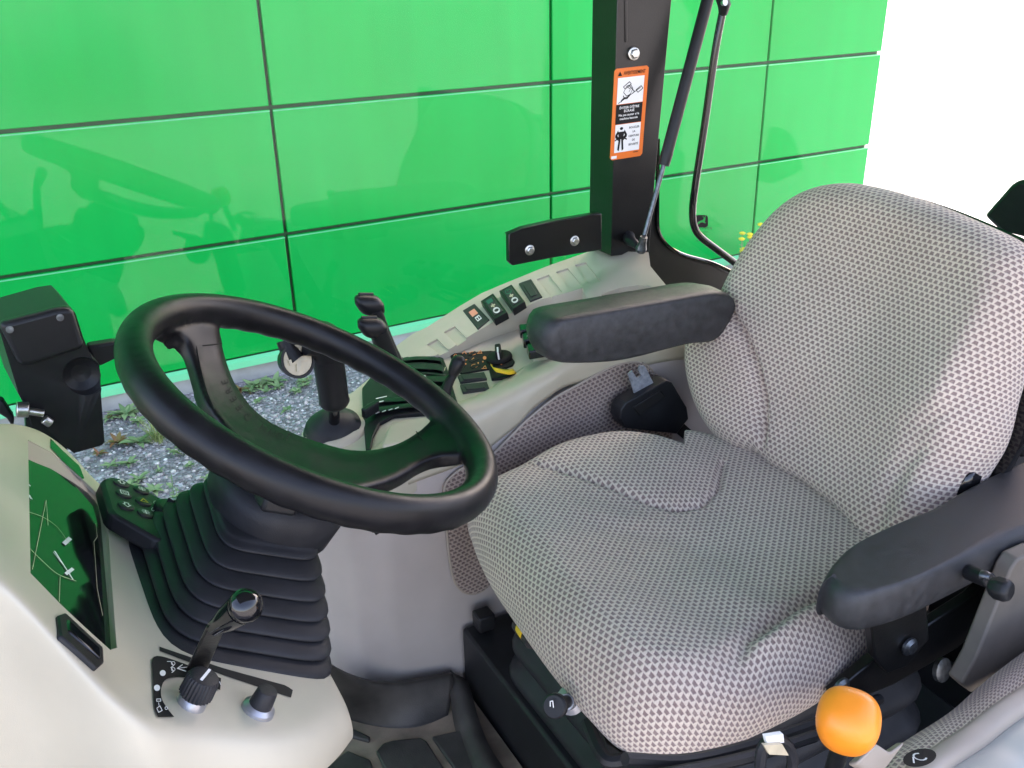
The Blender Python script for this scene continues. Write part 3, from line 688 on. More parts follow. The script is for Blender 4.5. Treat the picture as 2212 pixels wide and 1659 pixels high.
# ---- dashboard
st = [(-.42, -.47, .66, 1.02, .35), (-.22, -.40, .66, 1.02, .35), (-.11, -.380, .68, .935, .33), (-.072, -.384, .675, .935, .31), (-.052, -.405, .66, 1.0, .27), (-.02, -.457, .61, 1.09, .20),
      (.008, -.497, .585, 1.095, .16), (.026, -.521, .59, 1.04, .13), (.06, -.546, .600, 1.0, .09), (.11, -.580, .602, 1.0, .07), (.152, -.608, .632, 1.0, .055), (.178, -.626, .665, 1.0, .05), (.185, -.636, .675, .99, .045), (.184, -.655, .69, .98, .03), (.15, -.68, .72, .97, .02)]
rings = []
for x, z, yn, yf, dr in st:
    rings.append([(x, yf, z - dr), (x, yf, z - .03 * min(1, dr / .05)), (x, yf - .008, z - .004), (x, yf - .04, z), (x, (yn + yf) / 2, z), (x, yn + .035, z), (x, yn + .008, z - .001), (x, yn, z - .009), (x, yn - .006, z - .35 * dr), (x, yn - .004, z - .7 * dr), (x, yn + .004, z - dr)])
m = MB(); m.loops([[np.array(p) for p in r] for r in rings], 'beige')
dash = m.build('dashboard', TR, sub=3, label='beige instrument console with a glossy display, knobs and a ball lever')
FP = (np.array((.01, 0, -.50)), nrm((.821, 0, .571)))          # plane of the instrument face
SH = zpl(-.5066, -.67)
from mathutils.bvhtree import BVHTree
bpy.context.view_layer.update(); _dg = bpy.context.evaluated_depsgraph_get(); _oe = dash.evaluated_get(_dg); _me = _oe.to_mesh()
_bv = BVHTree.FromPolygons([v.co.copy() for v in _me.vertices], [tuple(p.vertices) for p in _me.polygons])
def hit(u, v):
    h = _bv.ray_cast(Vector((0, 0, 0)), Vector(ray(u, v)))
    return (np.array(h[0]), np.array(h[1]) * (1 if h[1].dot(Vector(ray(u, v))) < 0 else -1)) if h[0] is not None else (shelf0(u, v), SH[1])
def shelf0(u, v, off=0): return onp(u, v, np.array(SH[0]) + SH[1] * off, SH[1])
def face(u, v, off=0): return onp(u, v, FP[0] + FP[1] * off, FP[1])
def shelf(u, v, off=0): p, n = hit(u, v); return p + n * off
_p, FN_ = hit(150, 1190); FP = (_p, nrm(FP[1] * .0 + FN_)); FP = (_p, nrm((FP[1][0], 0, FP[1][2])))
DN = nrm((.80, 0, .60))
def disp(u, v, off=0): return onp(u, v, FP[0] - FP[1] * .007 + DN * off, DN)
scr = [(60, 950), (114, 978), (177, 1035), (216, 1078), (226, 1110), (230, 1150), (252, 1400), (238, 1404), (131, 1306), (64, 1240)]
bool_list = []
cut = MB(); rec = [face(u, v) for u, v in scr]
cut.prism([p + FP[1] * .03 for p in rec], -FP[1] * .047, 'beige_dark'); bool_list.append(cut)
# apply subdivision first
dg = bpy.context.evaluated_depsgraph_get(); me = bpy.data.meshes.new_from_object(dash.evaluated_get(dg)); dash.modifiers.clear(); dash.data = me; me.name = 'dashboard'
bool_diff(dash, bool_list)
bv = dash.modifiers.new('b', 'BEVEL'); bv.width = .0025; bv.segments = 2; bv.limit_method = 'ANGLE'; bv.angle_limit = RAD(50)
try: dash.data.set_sharp_from_angle(angle=RAD(50))
except Exception: pass
m = MB(); m.prism([disp(u, v) for u, v in [(50, 960), (108, 1000), (165, 1042), (200, 1072), (214, 1098), (222, 1160), (246, 1402), (232, 1404), (128, 1310), (58, 1245)]], -DN * .002, 'black_gloss')
dsp = m.build('display', dash, smooth=False)
m = MB(); _o = [(60, 950), (114, 978), (177, 1035), (216, 1078), (226, 1110), (230, 1150), (252, 1401)]; _i = [(57, 988), (108, 1016), (165, 1058), (196, 1082), (206, 1104), (212, 1166), (237, 1400)]
_O = [face(u, v, -.0006) for u, v in _o]; _I = [face(u, v, -.0075) for u, v in _i]
m.grid([crom([a_ - FP[1] * .004, a_, b_, b_ - FP[1] * .004], 4) for a_, b_ in zip(resample(_O, 24), resample(_I, 24))], 'beige_dark'); m.build('display_frame', dsp, ang=50)
_A = resample([np.array(p, float) for p in [(108, 948), (134, 974), (171, 1008), (181, 1034)]], 16); _B = resample([np.array(p, float) for p in [(108, 968), (136, 998), (162, 1022), (178, 1036)]], 16)
m = MB(); m.grid([[hit(*(a_ * (1 - t) + b_ * t))[0] + hit(*(a_ * (1 - t) + b_ * t))[1] * .0008 for t in (0, .5, 1)] for a_, b_ in zip(_A, _B)], 'black_gloss'); m.build('indicator_window', dash)
_A = resample([np.array(p, float) for p in [(344, 1398), (480, 1444), (618, 1482), (632, 1492)]], 30); _B = resample([np.array(p, float) for p in [(344, 1407), (480, 1459), (600, 1499), (628, 1508)]], 30)
m = MB(); m.grid([[shelf(*(a_ * (1 - t) + b_ * t), .0006) for t in (0, .5, 1)] for a_, b_ in zip(_A, _B)], 'dark'); m.build('lever_slot', dash)
m = MB(); mp0 = lambda u, v: face(u, v, -.0185)
stroke(m, [(62, 1130), (90, 1135), (125, 1150), (150, 1180), (165, 1215)], .0008, lambda x, y: np.array((x, y, 0)), 'white') if False else None
def pxline(mb, L, w, m_='white', off=-.0186):
    P = [disp(u, v, .0008) for u, v in L]
    for a, b in zip(P[:-1], P[1:]):
        d = nrm(b - a); n_ = np.cross(DN, d) * w / 2; mb.flat([a - n_, b - n_, b + n_, a + n_], m_)
pxline(m, crom([np.array(p, float) for p in [(60, 1105), (95, 1118), (125, 1140), (150, 1175)]], 5), .0007, 'green_line' if 'green_line' in MATS else 'cream')
pxline(m, crom([np.array(p, float) for p in [(60, 1180), (90, 1210), (125, 1240), (165, 1255)]], 5), .0008, 'cream')
pxline(m, [(118, 1190), (158, 1252)], .0018, 'white'); pxline(m, [(115, 1192), (152, 1240)], .0008, 'white')
pxline(m, [(138, 1175), (152, 1162)], .004, 'white'); pxline(m, [(142, 1240), (158, 1228)], .003, 'white')
pxline(m, [(70, 1230), (100, 1080), (104, 1135)], .0005, 'cream'); pxline(m, [(130, 1245), (128, 1300)], .0005, 'cream')
pxline(m, [(207, 1130), (210, 1160), (203, 1170), (210, 1270), (222, 1330)], .0006, 'cream')
pxline(m, [(62, 1068), (68, 1078)], .003, 'white'); pxline(m, [(60, 1045), (66, 1050)], .003, 'white')
m.build('gauge_marks', dsp, smooth=False)
# side connector block
q = [(124, 1330), (140, 1324), (222, 1398), (222, 1432), (208, 1448), (128, 1372)]
m = MB(); _p, _n = hit(175, 1385); sk = lambda u, v, o=0: onp(u, v, _p + _n * o, _n); m.prism([sk(u, v, .003) for u, v in [(126, 1328), (142, 1322), (224, 1398), (226, 1430), (210, 1444), (132, 1372)]], -_n * .010, 'black')
m.prism([sk(u, v, .0045) for u, v in [(147, 1335), (218, 1400), (220, 1424), (150, 1362)]], -_n * .003, 'black_gloss'); m.build('diagnostic_socket', dash, bevel=.002)
# button pod
pod = (-.472, -.67); PP = zpl(*pod)
def podp(u, v, off=0): return onp(u, v, np.array(PP[0]) + PP[1] * off, PP[1])
m = MB(); m.prism([podp(u, v) for u, v in [(219, 1040), (225, 1032), (243, 1028), (300, 1050), (398, 1100), (450, 1130), (430, 1190), (340, 1165), (245, 1110), (236, 1098)]], -PP[1] * .018, 'black')
podo = m.build('button_pod', dash, bevel=.004)
pe = nrm(np.cross((0, 1, 0), PP[1])); 
def disc_uv(u, v, r, h, m_, n=20, fn=podp, N_=None):
    N_ = PP[1] if N_ is None else N_; c = fn(u, v); return [c + r * (math.cos(a) * pe + math.sin(a) * np.array((0, 1, 0))) for a in np.linspace(0, 6.283, n, endpoint=False)], N_ * h
for (u, v) in [(261, 1045), (267, 1068), (272, 1094), (305, 1060), (309, 1085), (313, 1110)]:
    m = MB(); c = podp(u, v); m.lathe(c, PP[1], [(0, .0088), (.0016, .0085), (.002, .0075)], 'black', 20); bt = m.build('button', podo)
    fm = frame_map(c + PP[1] * .0022, pe, (0, 1, 0), PP[1], .0002); s = MB()
    if u in (261, 272):
        sg = 1 if u == 261 else -1; L_ = [(0, .005 * sg), (-.004, 0), (-.002, 0), (-.002, -.004 * sg), (.002, -.004 * sg), (.002, 0), (.004, 0)]; stroke(s, L_, .0011, fm, 'white', True)
    elif u == 267: stroke(s, [(-.004, -.004), (.004, -.004), (.004, .004), (-.004, .004)], .0011, fm, 'white', True); stroke(s, circ((0, 0), .002, 8), .0008, fm, 'white', True)
    elif u == 309: stroke(s, [(-.004, -.003), (.004, -.003), (0, .004)], .0009, fm, 'yellow', True)
    else:
        stroke(s, [(-.004, 0), (.004, 0)], .0012, fm, 'white'); stroke(s, [(0, -.004), (0, .004)], .0012, fm, 'white'); stroke(s, [(-.003, .003), (.003, .003)], .001, fm, 'white'); stroke(s, [(-.003, -.003), (.003, -.003)], .001, fm, 'white')
    m2 = s.build('symbol', podo, smooth=False)
m = MB(); c = podp(372, 1110); m.lathe(c, PP[1], [(0, .021), (.006, .021), (.008, .018)], 'black', 30); m.box(c + PP[1] * .013, .030, .008, .012, 'black', [nrm(pe + np.array((0, .8, 0))), nrm(np.cross(PP[1], nrm(pe + np.array((0, .8, 0))))), PP[1]])
m.box(c + PP[1] * .0193, .028, .0035, .0008, 'white', [nrm(pe + np.array((0, .8, 0))), nrm(np.cross(PP[1], nrm(pe + np.array((0, .8, 0))))), PP[1]]); m.build('rotary_switch', podo, bevel=.0008)
s = MB(); fm = lambda x, y: podp(x, y, .0006)
for cc_, r in (((346, 1129), 4),): stroke(s, circ(cc_, r, 14), 1.6, fm, 'white', True)
stroke(s, circ((331, 1100), 3.5, 8, 90, 270), 1.2, fm, 'white'); stroke(s, [(331, 1096), (336, 1100), (331, 1104)], 1.2, fm, 'white')
stroke(s, circ((335, 1085), 3, 8), 1.0, fm, 'white', True); stroke(s, circ((343, 1088), 3, 8), 1.0, fm, 'white', True); s.build('symbol', podo, smooth=False)
# throttle marking plate, knob, plug, ball lever
m = MB()
_cA = crom([np.array(p, float) for p in [(476, 1468), (420, 1446), (352, 1422), (328, 1424), (327, 1450), (329, 1490), (331, 1530), (338, 1552)]], 6); _cB = crom([np.array(p, float) for p in [(474, 1494), (440, 1480), (395, 1466), (358, 1470), (346, 1490), (347, 1512), (358, 1532), (374, 1552)]], 6)
_A = resample(_cA, 40); _B = resample(_cB, 40)
m.grid([[shelf(*(a_ * (1 - t) + b_ * t), .0015) for t in np.linspace(0, 1, 5)] for a_, b_ in zip(_A, _B)], 'ink')
0 and m.prism([shelf(u, v, .0012) for u, v in [(325, 1425), (330, 1420), (350, 1422), (478, 1470), (483, 1485), (478, 1494), (460, 1493), (420, 1470), (375, 1465), (352, 1475), (345, 1500), (352, 1525), (375, 1545), (373, 1553), (340, 1553), (331, 1545)]], -SH[1] * .003, 'ink'); pl = m.build('marking_plate', dash)
s = MB(); fm = lambda x, y: shelf(x, y, .0024)
for (u, v, r) in ((348, 1459, 6.5), (335, 1491, 6.9)):
    s.flat([fm(*p) for p in circ((u, v), r, 16)], 'white')
stroke(s, circ((355, 1535), 3, 10), 1.2, fm, 'white', True)
stroke(s, [(398, 1455), (380, 1449), (391, 1441)], 1.8, fm, 'white'); stroke(s, [(380, 1449), (402, 1446)], 1.5, fm, 'white')
stroke(s, [(358, 1434), (366, 1434), (372, 1443), (366, 1447), (372, 1455), (368, 1458)], 1.5, fm, 'white'); stroke(s, circ((371, 1438), 4, 9), 1.3, fm, 'white', True); stroke(s, circ((371, 1451), 4, 9), 1.3, fm, 'white', True)
stroke(s, [(334, 1515), (343, 1515), (343, 1520), (334, 1520)], 1.3, fm, 'white', True); stroke(s, [(334, 1535), (341, 1530), (346, 1540), (338, 1544)], 1.3, fm, 'white', True); stroke(s, [(338, 1523), (339, 1529)], 1.1, fm, 'white')
stroke(s, circ((466, 1472), 3, 9), 1.3, fm, 'white', True); stroke(s, [(462, 1478), (468, 1482), (472, 1478), (474, 1484)], 1.4, fm, 'white'); s.build('symbol', pl, smooth=False)
kb = shelf(412, 1520); ax = nrm(nrm(SH[1]) + np.array((.0, -.1, .12)))
m = MB(); rr = []; 
for h, r, rib in ((.0085, .0115, 0), (.010, .0132, 1), (.025, .0126, 1), (.0275, .0115, 0), (.0282, .009, 0)):
    e1 = nrm(np.cross(ax, (0, 1, 0))); e2 = np.cross(ax, e1)
    rr.append([kb + ax * h + (r + .0006 * rib * math.cos(a * 26)) * (math.cos(a) * e1 + math.sin(a) * e2) for a in np.linspace(0, 2 * math.pi, 208, endpoint=False)])
m.loops(rr, 'rubber'); kn = m.build('rotary_knob', dash, ang=40)
m = MB(); tp = kb + ax * .0284; dd = nrm(onp(446, 1470, tp, ax) - onp(418, 1505, tp, ax)); m.box(tp + dd * .001, .017, .0022, .0006, 'white', [dd, np.cross(ax, dd), ax]); m.build('pointer_line', kn, smooth=False)
m = MB(); m.lathe(kb, ax, [(0, .0122), (.005, .0115), (.009, .0088)], 'silver', 30); m.build('knob_collar', kn)
kb2 = shelf(556, 1535); m = MB(); m.lathe(kb2, ax, [(.003, .0102), (.006, .0102), (.020, .0088), (.0218, .008), (.0222, .006)], 'rubber', 30); k2 = m.build('push_knob', dash, ang=50)
m = MB(); m.lathe(kb2, ax, [(0, .0145), (.004, .0138), (.007, .0105)], 'silver', 30); m.build('knob_collar', k2)
lb = shelf(432, 1440, -.01); l1 = ony(470, 1352, .625)
wv = nrm(np.cross(l1 - lb, (0, 1, 0))); m = MB()
hw = .0095; th = np.array((0, .004, 0)); m.prism([lb - wv * hw, lb + wv * hw, l1 + wv * hw * .8, l1 - wv * hw * .8], th, 'black_paint'); lev = m.build('lever_strap', dash, bevel=.0015)
lt = ony(530, 1309, .60); dv = nrm(lt - l1); m = MB()
m.lathe(l1 - dv * .004, dv, [(0, .0065), (.008, .0072), (np.linalg.norm(lt - l1) * .55, .0105), (np.linalg.norm(lt - l1) * .95, .0118)], 'black_gloss', 30)
m.lathe(lt, dv, [(p[0] * .74, p[1] * .74) for p in [(-.014, .011), (-.008, .0155), (0, .0178), (.006, .0168), (.012, .0128), (.016, .007), (.0178, .0015)]], 'black_gloss', 36); m.build('ball_grip', dash, ang=70)
m = MB(); m.loops([rrect((.03, .86, z), (1, 0, 0), (0, 1, 0), .24, h, .06, 6) for z, h in ((-.60, .36), (-.72, .36), (-1.25, .30))], 'beige'); m.build('steering_pedestal', TR, ang=60)
# ---- side console: rear strip, lower deck, rail, side wall
P1 = zpl(-.812, .305); P2 = zpl(-.73, .15)
def s1(u, v, off=0): return onp(u, v, np.array(P1[0]) + P1[1] * off, P1[1])
def s2(u, v, off=0): return onp(u, v, np.array(P2[0]) + P2[1] * off, P2[1])
m = MB()
strip = [(842, 762), (857, 746), (890, 722), (923, 706), (990, 663), (1041, 633), (1100, 608), (1181, 575), (1236, 556), (1280, 540), (1401, 545), (1405, 575), (1438, 615), (1446, 628), (1350, 652), (1292, 668), (1276, 668), (1258, 622), (1218, 634), (1174, 645), (1133, 663), (1071, 692), (1015, 725), (975, 752), (940, 768), (880, 775)]
m.prism([s1(u, v) for u, v in strip], (0, 0, -.09), 'beige')
con = m.build('side_console', TR, label='beige side console with switches, levers and a joystick beside the far armrest')
cuts = []
c = MB(); c.prism([s1(u, v, .02) for u, v in [(1289, 622), (1296, 613), (1330, 601), (1372, 594), (1398, 596), (1412, 603), (1424, 616), (1330, 640), (1300, 645), (1296, 640)]], -P1[1] * .045, 'beige'); cuts.append(c)
for q in ([(918, 734), (940, 722), (972, 752), (955, 764)], [(955, 707), (978, 694), (1011, 727), (988, 740)], [(1156, 593), (1182, 583), (1212, 621), (1187, 631)], [(1198, 577), (1224, 569), (1254, 606), (1229, 615)], [(1239, 562), (1263, 556), (1295, 597), (1268, 603)]):
    c = MB(); c.prism([s1(u, v, .01) for u, v in q], -P1[1] * .0135, 'beige'); cuts.append(c)
bool_diff(con, cuts)
bv = con.modifiers.new('b', 'BEVEL'); bv.width = .003; bv.segments = 3; bv.limit_method = 'ANGLE'; bv.angle_limit = RAD(40)
# lower deck
deck = [(655, 935), (668, 905), (700, 878), (760, 845), (820, 795), (842, 775), (950, 770), (1015, 735), (1071, 698), (1133, 668), (1218, 640), (1262, 640), (1300, 700), (1240, 760), (1178, 792), (1107, 835), (1048, 870), (985, 893), (900, 935), (830, 985), (760, 1000), (690, 985)]
m = MB(); m.prism([s2(u, v) for u, v in deck], (0, 0, -.10), 'beige'); m.build('console_deck', con, bevel=.006, seg=3)
# block behind the deck carrying the stacked switches
m = MB(); m.prism([s2(u, v, .028) for u, v in [(1138, 684), (1160, 668), (1218, 640), (1275, 650), (1285, 690), (1240, 735), (1190, 755), (1150, 745)]], (0, 0, -.04), 'beige'); m.build('switch_riser', con, bevel=.006, seg=3)
# sloping rail between deck and side wall
e1 = crom([s2(u, v, .002) for u, v in [(800, 990), (880, 940), (950, 905), (988, 884), (1048, 862), (1107, 825), (1178, 782)]] + [ony(1230, 752, 1.235), ony(1330, 715, 1.25), ony(1450, 680, 1.26), ony(1560, 655, 1.26)], 6)
e2 = crom([ony(u, v, 1.19) for u, v in [(842, 1025), (905, 1000), (975, 975), (1034, 946), (1115, 883), (1146, 850), (1185, 821), (1229, 795), (1330, 770), (1440, 745), (1560, 735)]], 6)
n_ = min(len(e1), len(e2)); rows_ = []
for a_, b_ in zip(resample(e1, 60), resample(e2, 60)):
    mid = (a_ + b_) / 2 + np.array((0, -.012, .010)); r = crom([a_ + np.array((0, .02, -.004)), a_, mid, b_, b_ + np.array((0, .004, -.03))], 4); rows_.append(r)
m = MB(); m.grid(rows_, 'beige'); m.build('console_rail', con, solid=.004, ang=60)
# side wall that runs down to the floor
xt = np.array([.28, .285, .30, .33, .37, .42, .50, .70, .9, 1.1, 1.3, 1.5]); yt_ = np.array([1.50, 1.38, 1.31, 1.262, 1.228, 1.208, 1.2, 1.2, 1.2, 1.2, 1.2, 1.2])
zt_ = np.array([-.69, -.69, -.69, -.69, -.70, -.705, -.70, -.665, -.635, -.62, -.61, -.60])
rows_ = []
for i, t in enumerate(np.linspace(0, 1, 70)):
    x = np.interp(t, np.linspace(0, 1, 12), xt); y = np.interp(t, np.linspace(0, 1, 12), yt_); zt2 = np.interp(t, np.linspace(0, 1, 12), zt_)
    r = [np.array((x, y + .03, zt2 + .002)), np.array((x, y + .006, zt2 - .001)), np.array((x, y, zt2 - .012))]
    for k in np.linspace(.04, 1, 14): r.append(np.array((x, y, zt2 + (-1.165 - zt2) * k)))
    rows_.append(r)
m = MB(); m.grid(rows_, 'grey_beige'); sw_ = m.build('side_wall', TR, solid=.006, ang=60, label='smooth grey beige side wall with a fabric inset, below the switch console')
m = MB(); fo = [(1380, 783), (1330, 788), (1254, 828), (1200, 858), (1144, 902), (1100, 945), (1060, 984), (1020, 1000), (985, 1020), (962, 1045), (960, 1080), (968, 1180), (978, 1245), (995, 1274), (1020, 1283), (1048, 1272), (1075, 1245), (1200, 1200), (1420, 1100), (1450, 900), (1425, 830), (1404, 795)]
Y0 = 1.188
F = [ony(u, v, Y0) for u, v in fo]
pillow('fabric_inset', sw_, ((0, Y0, 0), (1, 0, 0), (0, 0, 1), (0, -1, 0)), F, .004, .02, .002, 'fabric_trim', None, 240, 24, uvrot=10)
m = MB(); m.tube(resample(crom([p + np.array((0, -.0005, 0)) for p in F], 5, True), 160), .0022, 'beige_dark', 6); m.build('inset_trim', sw_)
m = MB(); m.prism([ony(u, v, 1.19) for u, v in [(730, 1105), (852, 1098), (856, 1113), (745, 1128)]], (0, .02, 0), 'beige'); 
m.build('wall_ledge', sw_, bevel=.003)
m = MB(); m.tube([ony(805, 1122, 1.20), ony(806, 1125, 1.165), ony(809, 1150, 1.158)], .004, 'black', 8); m.prism([ony(u, v, 1.165) for u, v in [(808, 1122), (845, 1128), (832, 1146), (812, 1157)]], (0, .03, 0), 'black'); m.build('cup_hook', sw_, bevel=.002)
# lever slot housing
LH = [(862, 774), (880, 770), (945, 769), (958, 773), (968, 800), (990, 874), (984, 880), (940, 890), (850, 897), (820, 913), (806, 940), (800, 970), (790, 972), (784, 900), (782, 838), (800, 815), (840, 800)]
m = MB(); m.prism([s2(u, v, .006) for u, v in LH], (0, 0, -.012), 'black'); lh = m.build('lever_housing', con, bevel=.0015)
def bar(pts, h0, h1, m_='black', nm='guide', w=9):
    P = crom([np.array(p, float) for p in pts], 5); mm = MB(); rows__ = []
    for i, p in enumerate(P):
        rows__.append([s2(p[0], p[1] - w / 2, h0), s2(p[0], p[1] - w / 2, h1), s2(p[0], p[1] + w / 2, h1), s2(p[0], p[1] + w / 2, h0)])
    mm.loops(rows__, m_); return mm.build(nm, lh, bevel=.001)
bar([(868, 777), (905, 773), (948, 776), (955, 784)], .004, .016, w=7)
bar([(872, 792), (905, 790), (948, 793), (958, 800)], .004, .014, 'black', w=14)
bar([(876, 808), (920, 806), (962, 810)], .004, .012, w=4)
bar([(868, 824), (910, 819), (966, 818)], .004, .014, 'black', w=13)
bar([(860, 844), (905, 840), (968, 839)], .004, .012, 'black', w=11)
bar([(815, 864), (870, 862), (930, 856), (978, 856)], .004, .012, 'black', w=10)
bar([(808, 885), (850, 880), (900, 874), (975, 870)], .004, .012, 'black', w=10)
s = MB(); fm = lambda x, y: s2(x, y, .0147)
stroke(s, [(885, 818), (915, 813)], 1.8, fm, 'white'); s.flat([fm(*p) for p in circ((917, 813), 3, 8)], 'white'); stroke(s, [(912, 821), (922, 820)], 2, fm, 'white')
fm = lambda x, y: s2(x, y, .0127)
stroke(s, [(895, 838), (920, 835)], 1.8, fm, 'white'); s.flat([fm(*p) for p in circ((922, 835), 3, 8)], 'white'); stroke(s, [(912, 842), (922, 841)], 2, fm, 'white')
stroke(s, [(812, 861), (835, 856)], 1.6, fm, 'white'); stroke(s, [(820, 868), (828, 866)], 2, fm, 'white')
for u in (812, 826, 840, 854): stroke(s, [(u, 893 - (u - 812) * .25), (u + 7, 890 - (u - 812) * .25)], 2.0, fm, 'white')
stroke(s, [(962, 793), (960, 800)], 1.5, fm, 'cream'); s.build('arrow_mark', lh, smooth=False)
m = MB(); m.prism([s2(u, v, .03) for u, v in [(836, 926), (843, 915), (880, 906), (935, 896), (950, 920), (935, 945), (880, 955), (835, 962), (824, 960)]], (0, 0, -.035), 'beige'); m.build('console_pad', con, bevel=.010, seg=4)
# tall levers with T grips
def tlever(tip, a, b, base, y, y2):
    m = MB(); A = ony(*a, y); B = ony(*b, (y + y2) / 2); D = ony(*base, y2)
    m.tube([A, B, D], [.0145, .0165, .0175], 'black', 16, .75, sm=6); lv = m.build('tall_lever', con)
    g = MB(); T0, T1, T2 = [ony(u, v, y) for u, v in tip]
    ctr = (T0 + T1) / 2; dx = nrm(T1 - T0); upv = nrm(A - B); side = np.cross(dx, upv); L = np.linalg.norm(T1 - T0) / 2
    rings = []
    for t in np.linspace(-1, 1, 15):
        k = (1 - abs(t) ** 3.4) ** .5 if abs(t) < 1 else .06
        rings.append([ctr + dx * L * t + upv * (  .019 * k * math.sin(a_) * (1.1 if math.sin(a_) < 0 else .9) - .008) + side * .017 * k * math.cos(a_) for a_ in np.linspace(0, 2 * math.pi, 20, endpoint=False)])
    g.loops(rings, 'black_soft'); g.build('grip', lv, ang=80)
    r = MB(); r.tube([ctr + dx * L * t + upv * .0085 + side * -.004 for t in (-.5, 0, .5)], .0028, 'black', 8); r.build('grip_groove', lv)
    return lv
tlever([(764, 648), (826, 648), 0][:2] + [(0, 0)], (808, 665), (832, 735), (868, 815), 1.28, 1.31)
tlever([(770, 699), (834, 697)] + [(0, 0)], (816, 712), (838, 770), (856, 822), 1.235, 1.27)
# short lever
m = MB(); m.tube([ony(990, 782, 1.225), ony(984, 800, 1.225), ony(968, 830, 1.23), ony(958, 868, 1.235)], [.008, .0075, .010, .014], 'black', 16, .7, sm=6)
lv = m.build('short_lever', con)
m = MB(); a_ = ony(990, 782, 1.225); m.lathe(a_, nrm(a_ - ony(976, 812, 1.225)), [(-.022, .0075), (-.012, .0105), (0, .0115), (.006, .0095), (.010, .005), (.011, .001)], 'black_soft', 24); m.build('grip', lv)
m = MB(); m.prism([s2(u, v, .012) for u, v in [(930, 880), (942, 862), (978, 856), (990, 876), (984, 888), (950, 898)]], (0, 0, -.012), 'black'); m.build('lever_base', lv, bevel=.002)
# locking knob by the joystick
m = MB(); a_ = s2(800, 885, .02); m.lathe(s2(806, 892), P2[1], [(0, .013), (.005, .013), (.007, .009), (.016, .008)], 'black', 16); m.box(a_, .030, .011, .016, 'black', [nrm((.9, .4, .1)), nrm((-.4, .9, 0)), (0, 0, 1)]); m.build('lock_knob', con, bevel=.002)
# control panel with orange symbols and its rotary switch
m = MB(); m.prism([s2(u, v, .003) for u, v in [(973, 768), (980, 763), (1060, 757), (1084, 760), (1103, 768), (1112, 780), (1108, 788), (1095, 793), (1050, 797), (998, 806), (985, 800)]], (0, 0, -.005), 'ink'); cp = m.build('control_panel', con, bevel=.001)
s = MB(); fm = lambda x, y: s2(x, y, .0036)
for (u, v, k) in ((984, 767, 0), (990, 793, 0), (1003, 762, 0), (1004, 774, 1), (1021, 763, 2), (1021, 776, 1), (1025, 790, 2), (1047, 773, 3), (1046, 793, 1), (1043, 781, 4), (1061, 766, 4), (1062, 787, 4), (1083, 787, 4), (1006, 786, 4), (1036, 760, 1), (1033, 784, 4)):
    if k == 0: stroke(s, [(u - 4, v + 2), (u, v - 3), (u + 4, v + 2)], 1.4, fm, 'orange_mark')
    elif k == 1: stroke(s, [(u - 5, v + 3), (u + 5, v + 3)], 1.6, fm, 'orange_mark'); stroke(s, [(u - 2, v + 1), (u + 2, v - 3), (u + 4, v + 1)], 1.6, fm, 'orange_mark')
    elif k == 2: stroke(s, [(u + 6.5 * math.cos(a), v + 3.3 * math.sin(a)) for a in np.linspace(0, 6.28, 12, endpoint=False)], 1.4, fm, 'orange_mark', True); stroke(s, [(u, v - 2), (u, v + 2)], 1.4, fm, 'orange_mark')
    elif k == 3: s.flat([fm(*p) for p in circ((u, v), 4, 10)], 'orange_mark')
    else: s.flat([fm(*p) for p in circ((u, v), 1.7, 8)], 'orange_mark')
s.build('symbol', cp, smooth=False)
for (u, v) in ((1021, 763), (1024, 777), (1026, 790), (1003, 774)):
    m = MB(); c = s2(u, v + 1.5, .003); m.box(c, .016, .009, .002, 'ink', [nrm((1, .15, .15)), nrm((-.15, 1, 0)), P2[1]]); m.build('push_button', cp, bevel=.0006)
m = MB(); c = s2(1079, 775, .003); m.lathe(c, P2[1], [(0, .023), (.006, .022), (.0075, .019)], 'ink', 30); dx = nrm((.5, 1, .08)); dy = nrm(np.cross(P2[1], dx))
m.box(c + P2[1] * .013, .034, .010, .016, 'ink', [dx, dy, P2[1]]); rs_ = m.build('rotary_switch', cp, bevel=.002)
m = MB(); m.box(c + P2[1] * .0215 - dx * .008, .018, .0028, .0008, 'white', [dx, dy, P2[1]]); m.box(c + P2[1] * .013 - dx * .0175, .0008, .0028, .016, 'white', [dx, dy, P2[1]]); m.build('pointer_line', rs_, smooth=False)
for q in ([(988, 809), (1046, 803), (1052, 817), (994, 825)], [(994, 830), (1052, 824), (1057, 838), (1000, 847)]):
    m = MB(); m.prism([s2(u, v, .004) for u, v in q], (0, 0, -.006), 'switch'); cx_ = np.mean(q, 0)
    m.prism([s2(cx_[0] + (u - cx_[0]) * .72, cx_[1] + (v - cx_[1]) * .55, .006) for u, v in q], (0, 0, -.002), 'switch'); m.build('blank_cover', con, bevel=.001)
m = MB(); m.prism([s2(u, v, .005) for u, v in [(1056, 793), (1064, 789), (1105, 798), (1112, 806), (1100, 814), (1062, 817)]], (0, 0, -.006), 'ink'); st_ = m.build('strap_recess', con, bevel=.001)
m = MB(); P = crom([s2(u, v, h) for u, v, h in [(1062, 791, .008), (1066, 797, .016), (1080, 800, .016), (1097, 803, .012), (1112, 801, .004)]], 4); m.grid([[p - np.array((.002, .009, 0)), p + np.array((.002, .009, 0))] for p in P], 'yellow'); m.build('yellow_strap', con, solid=.0012)
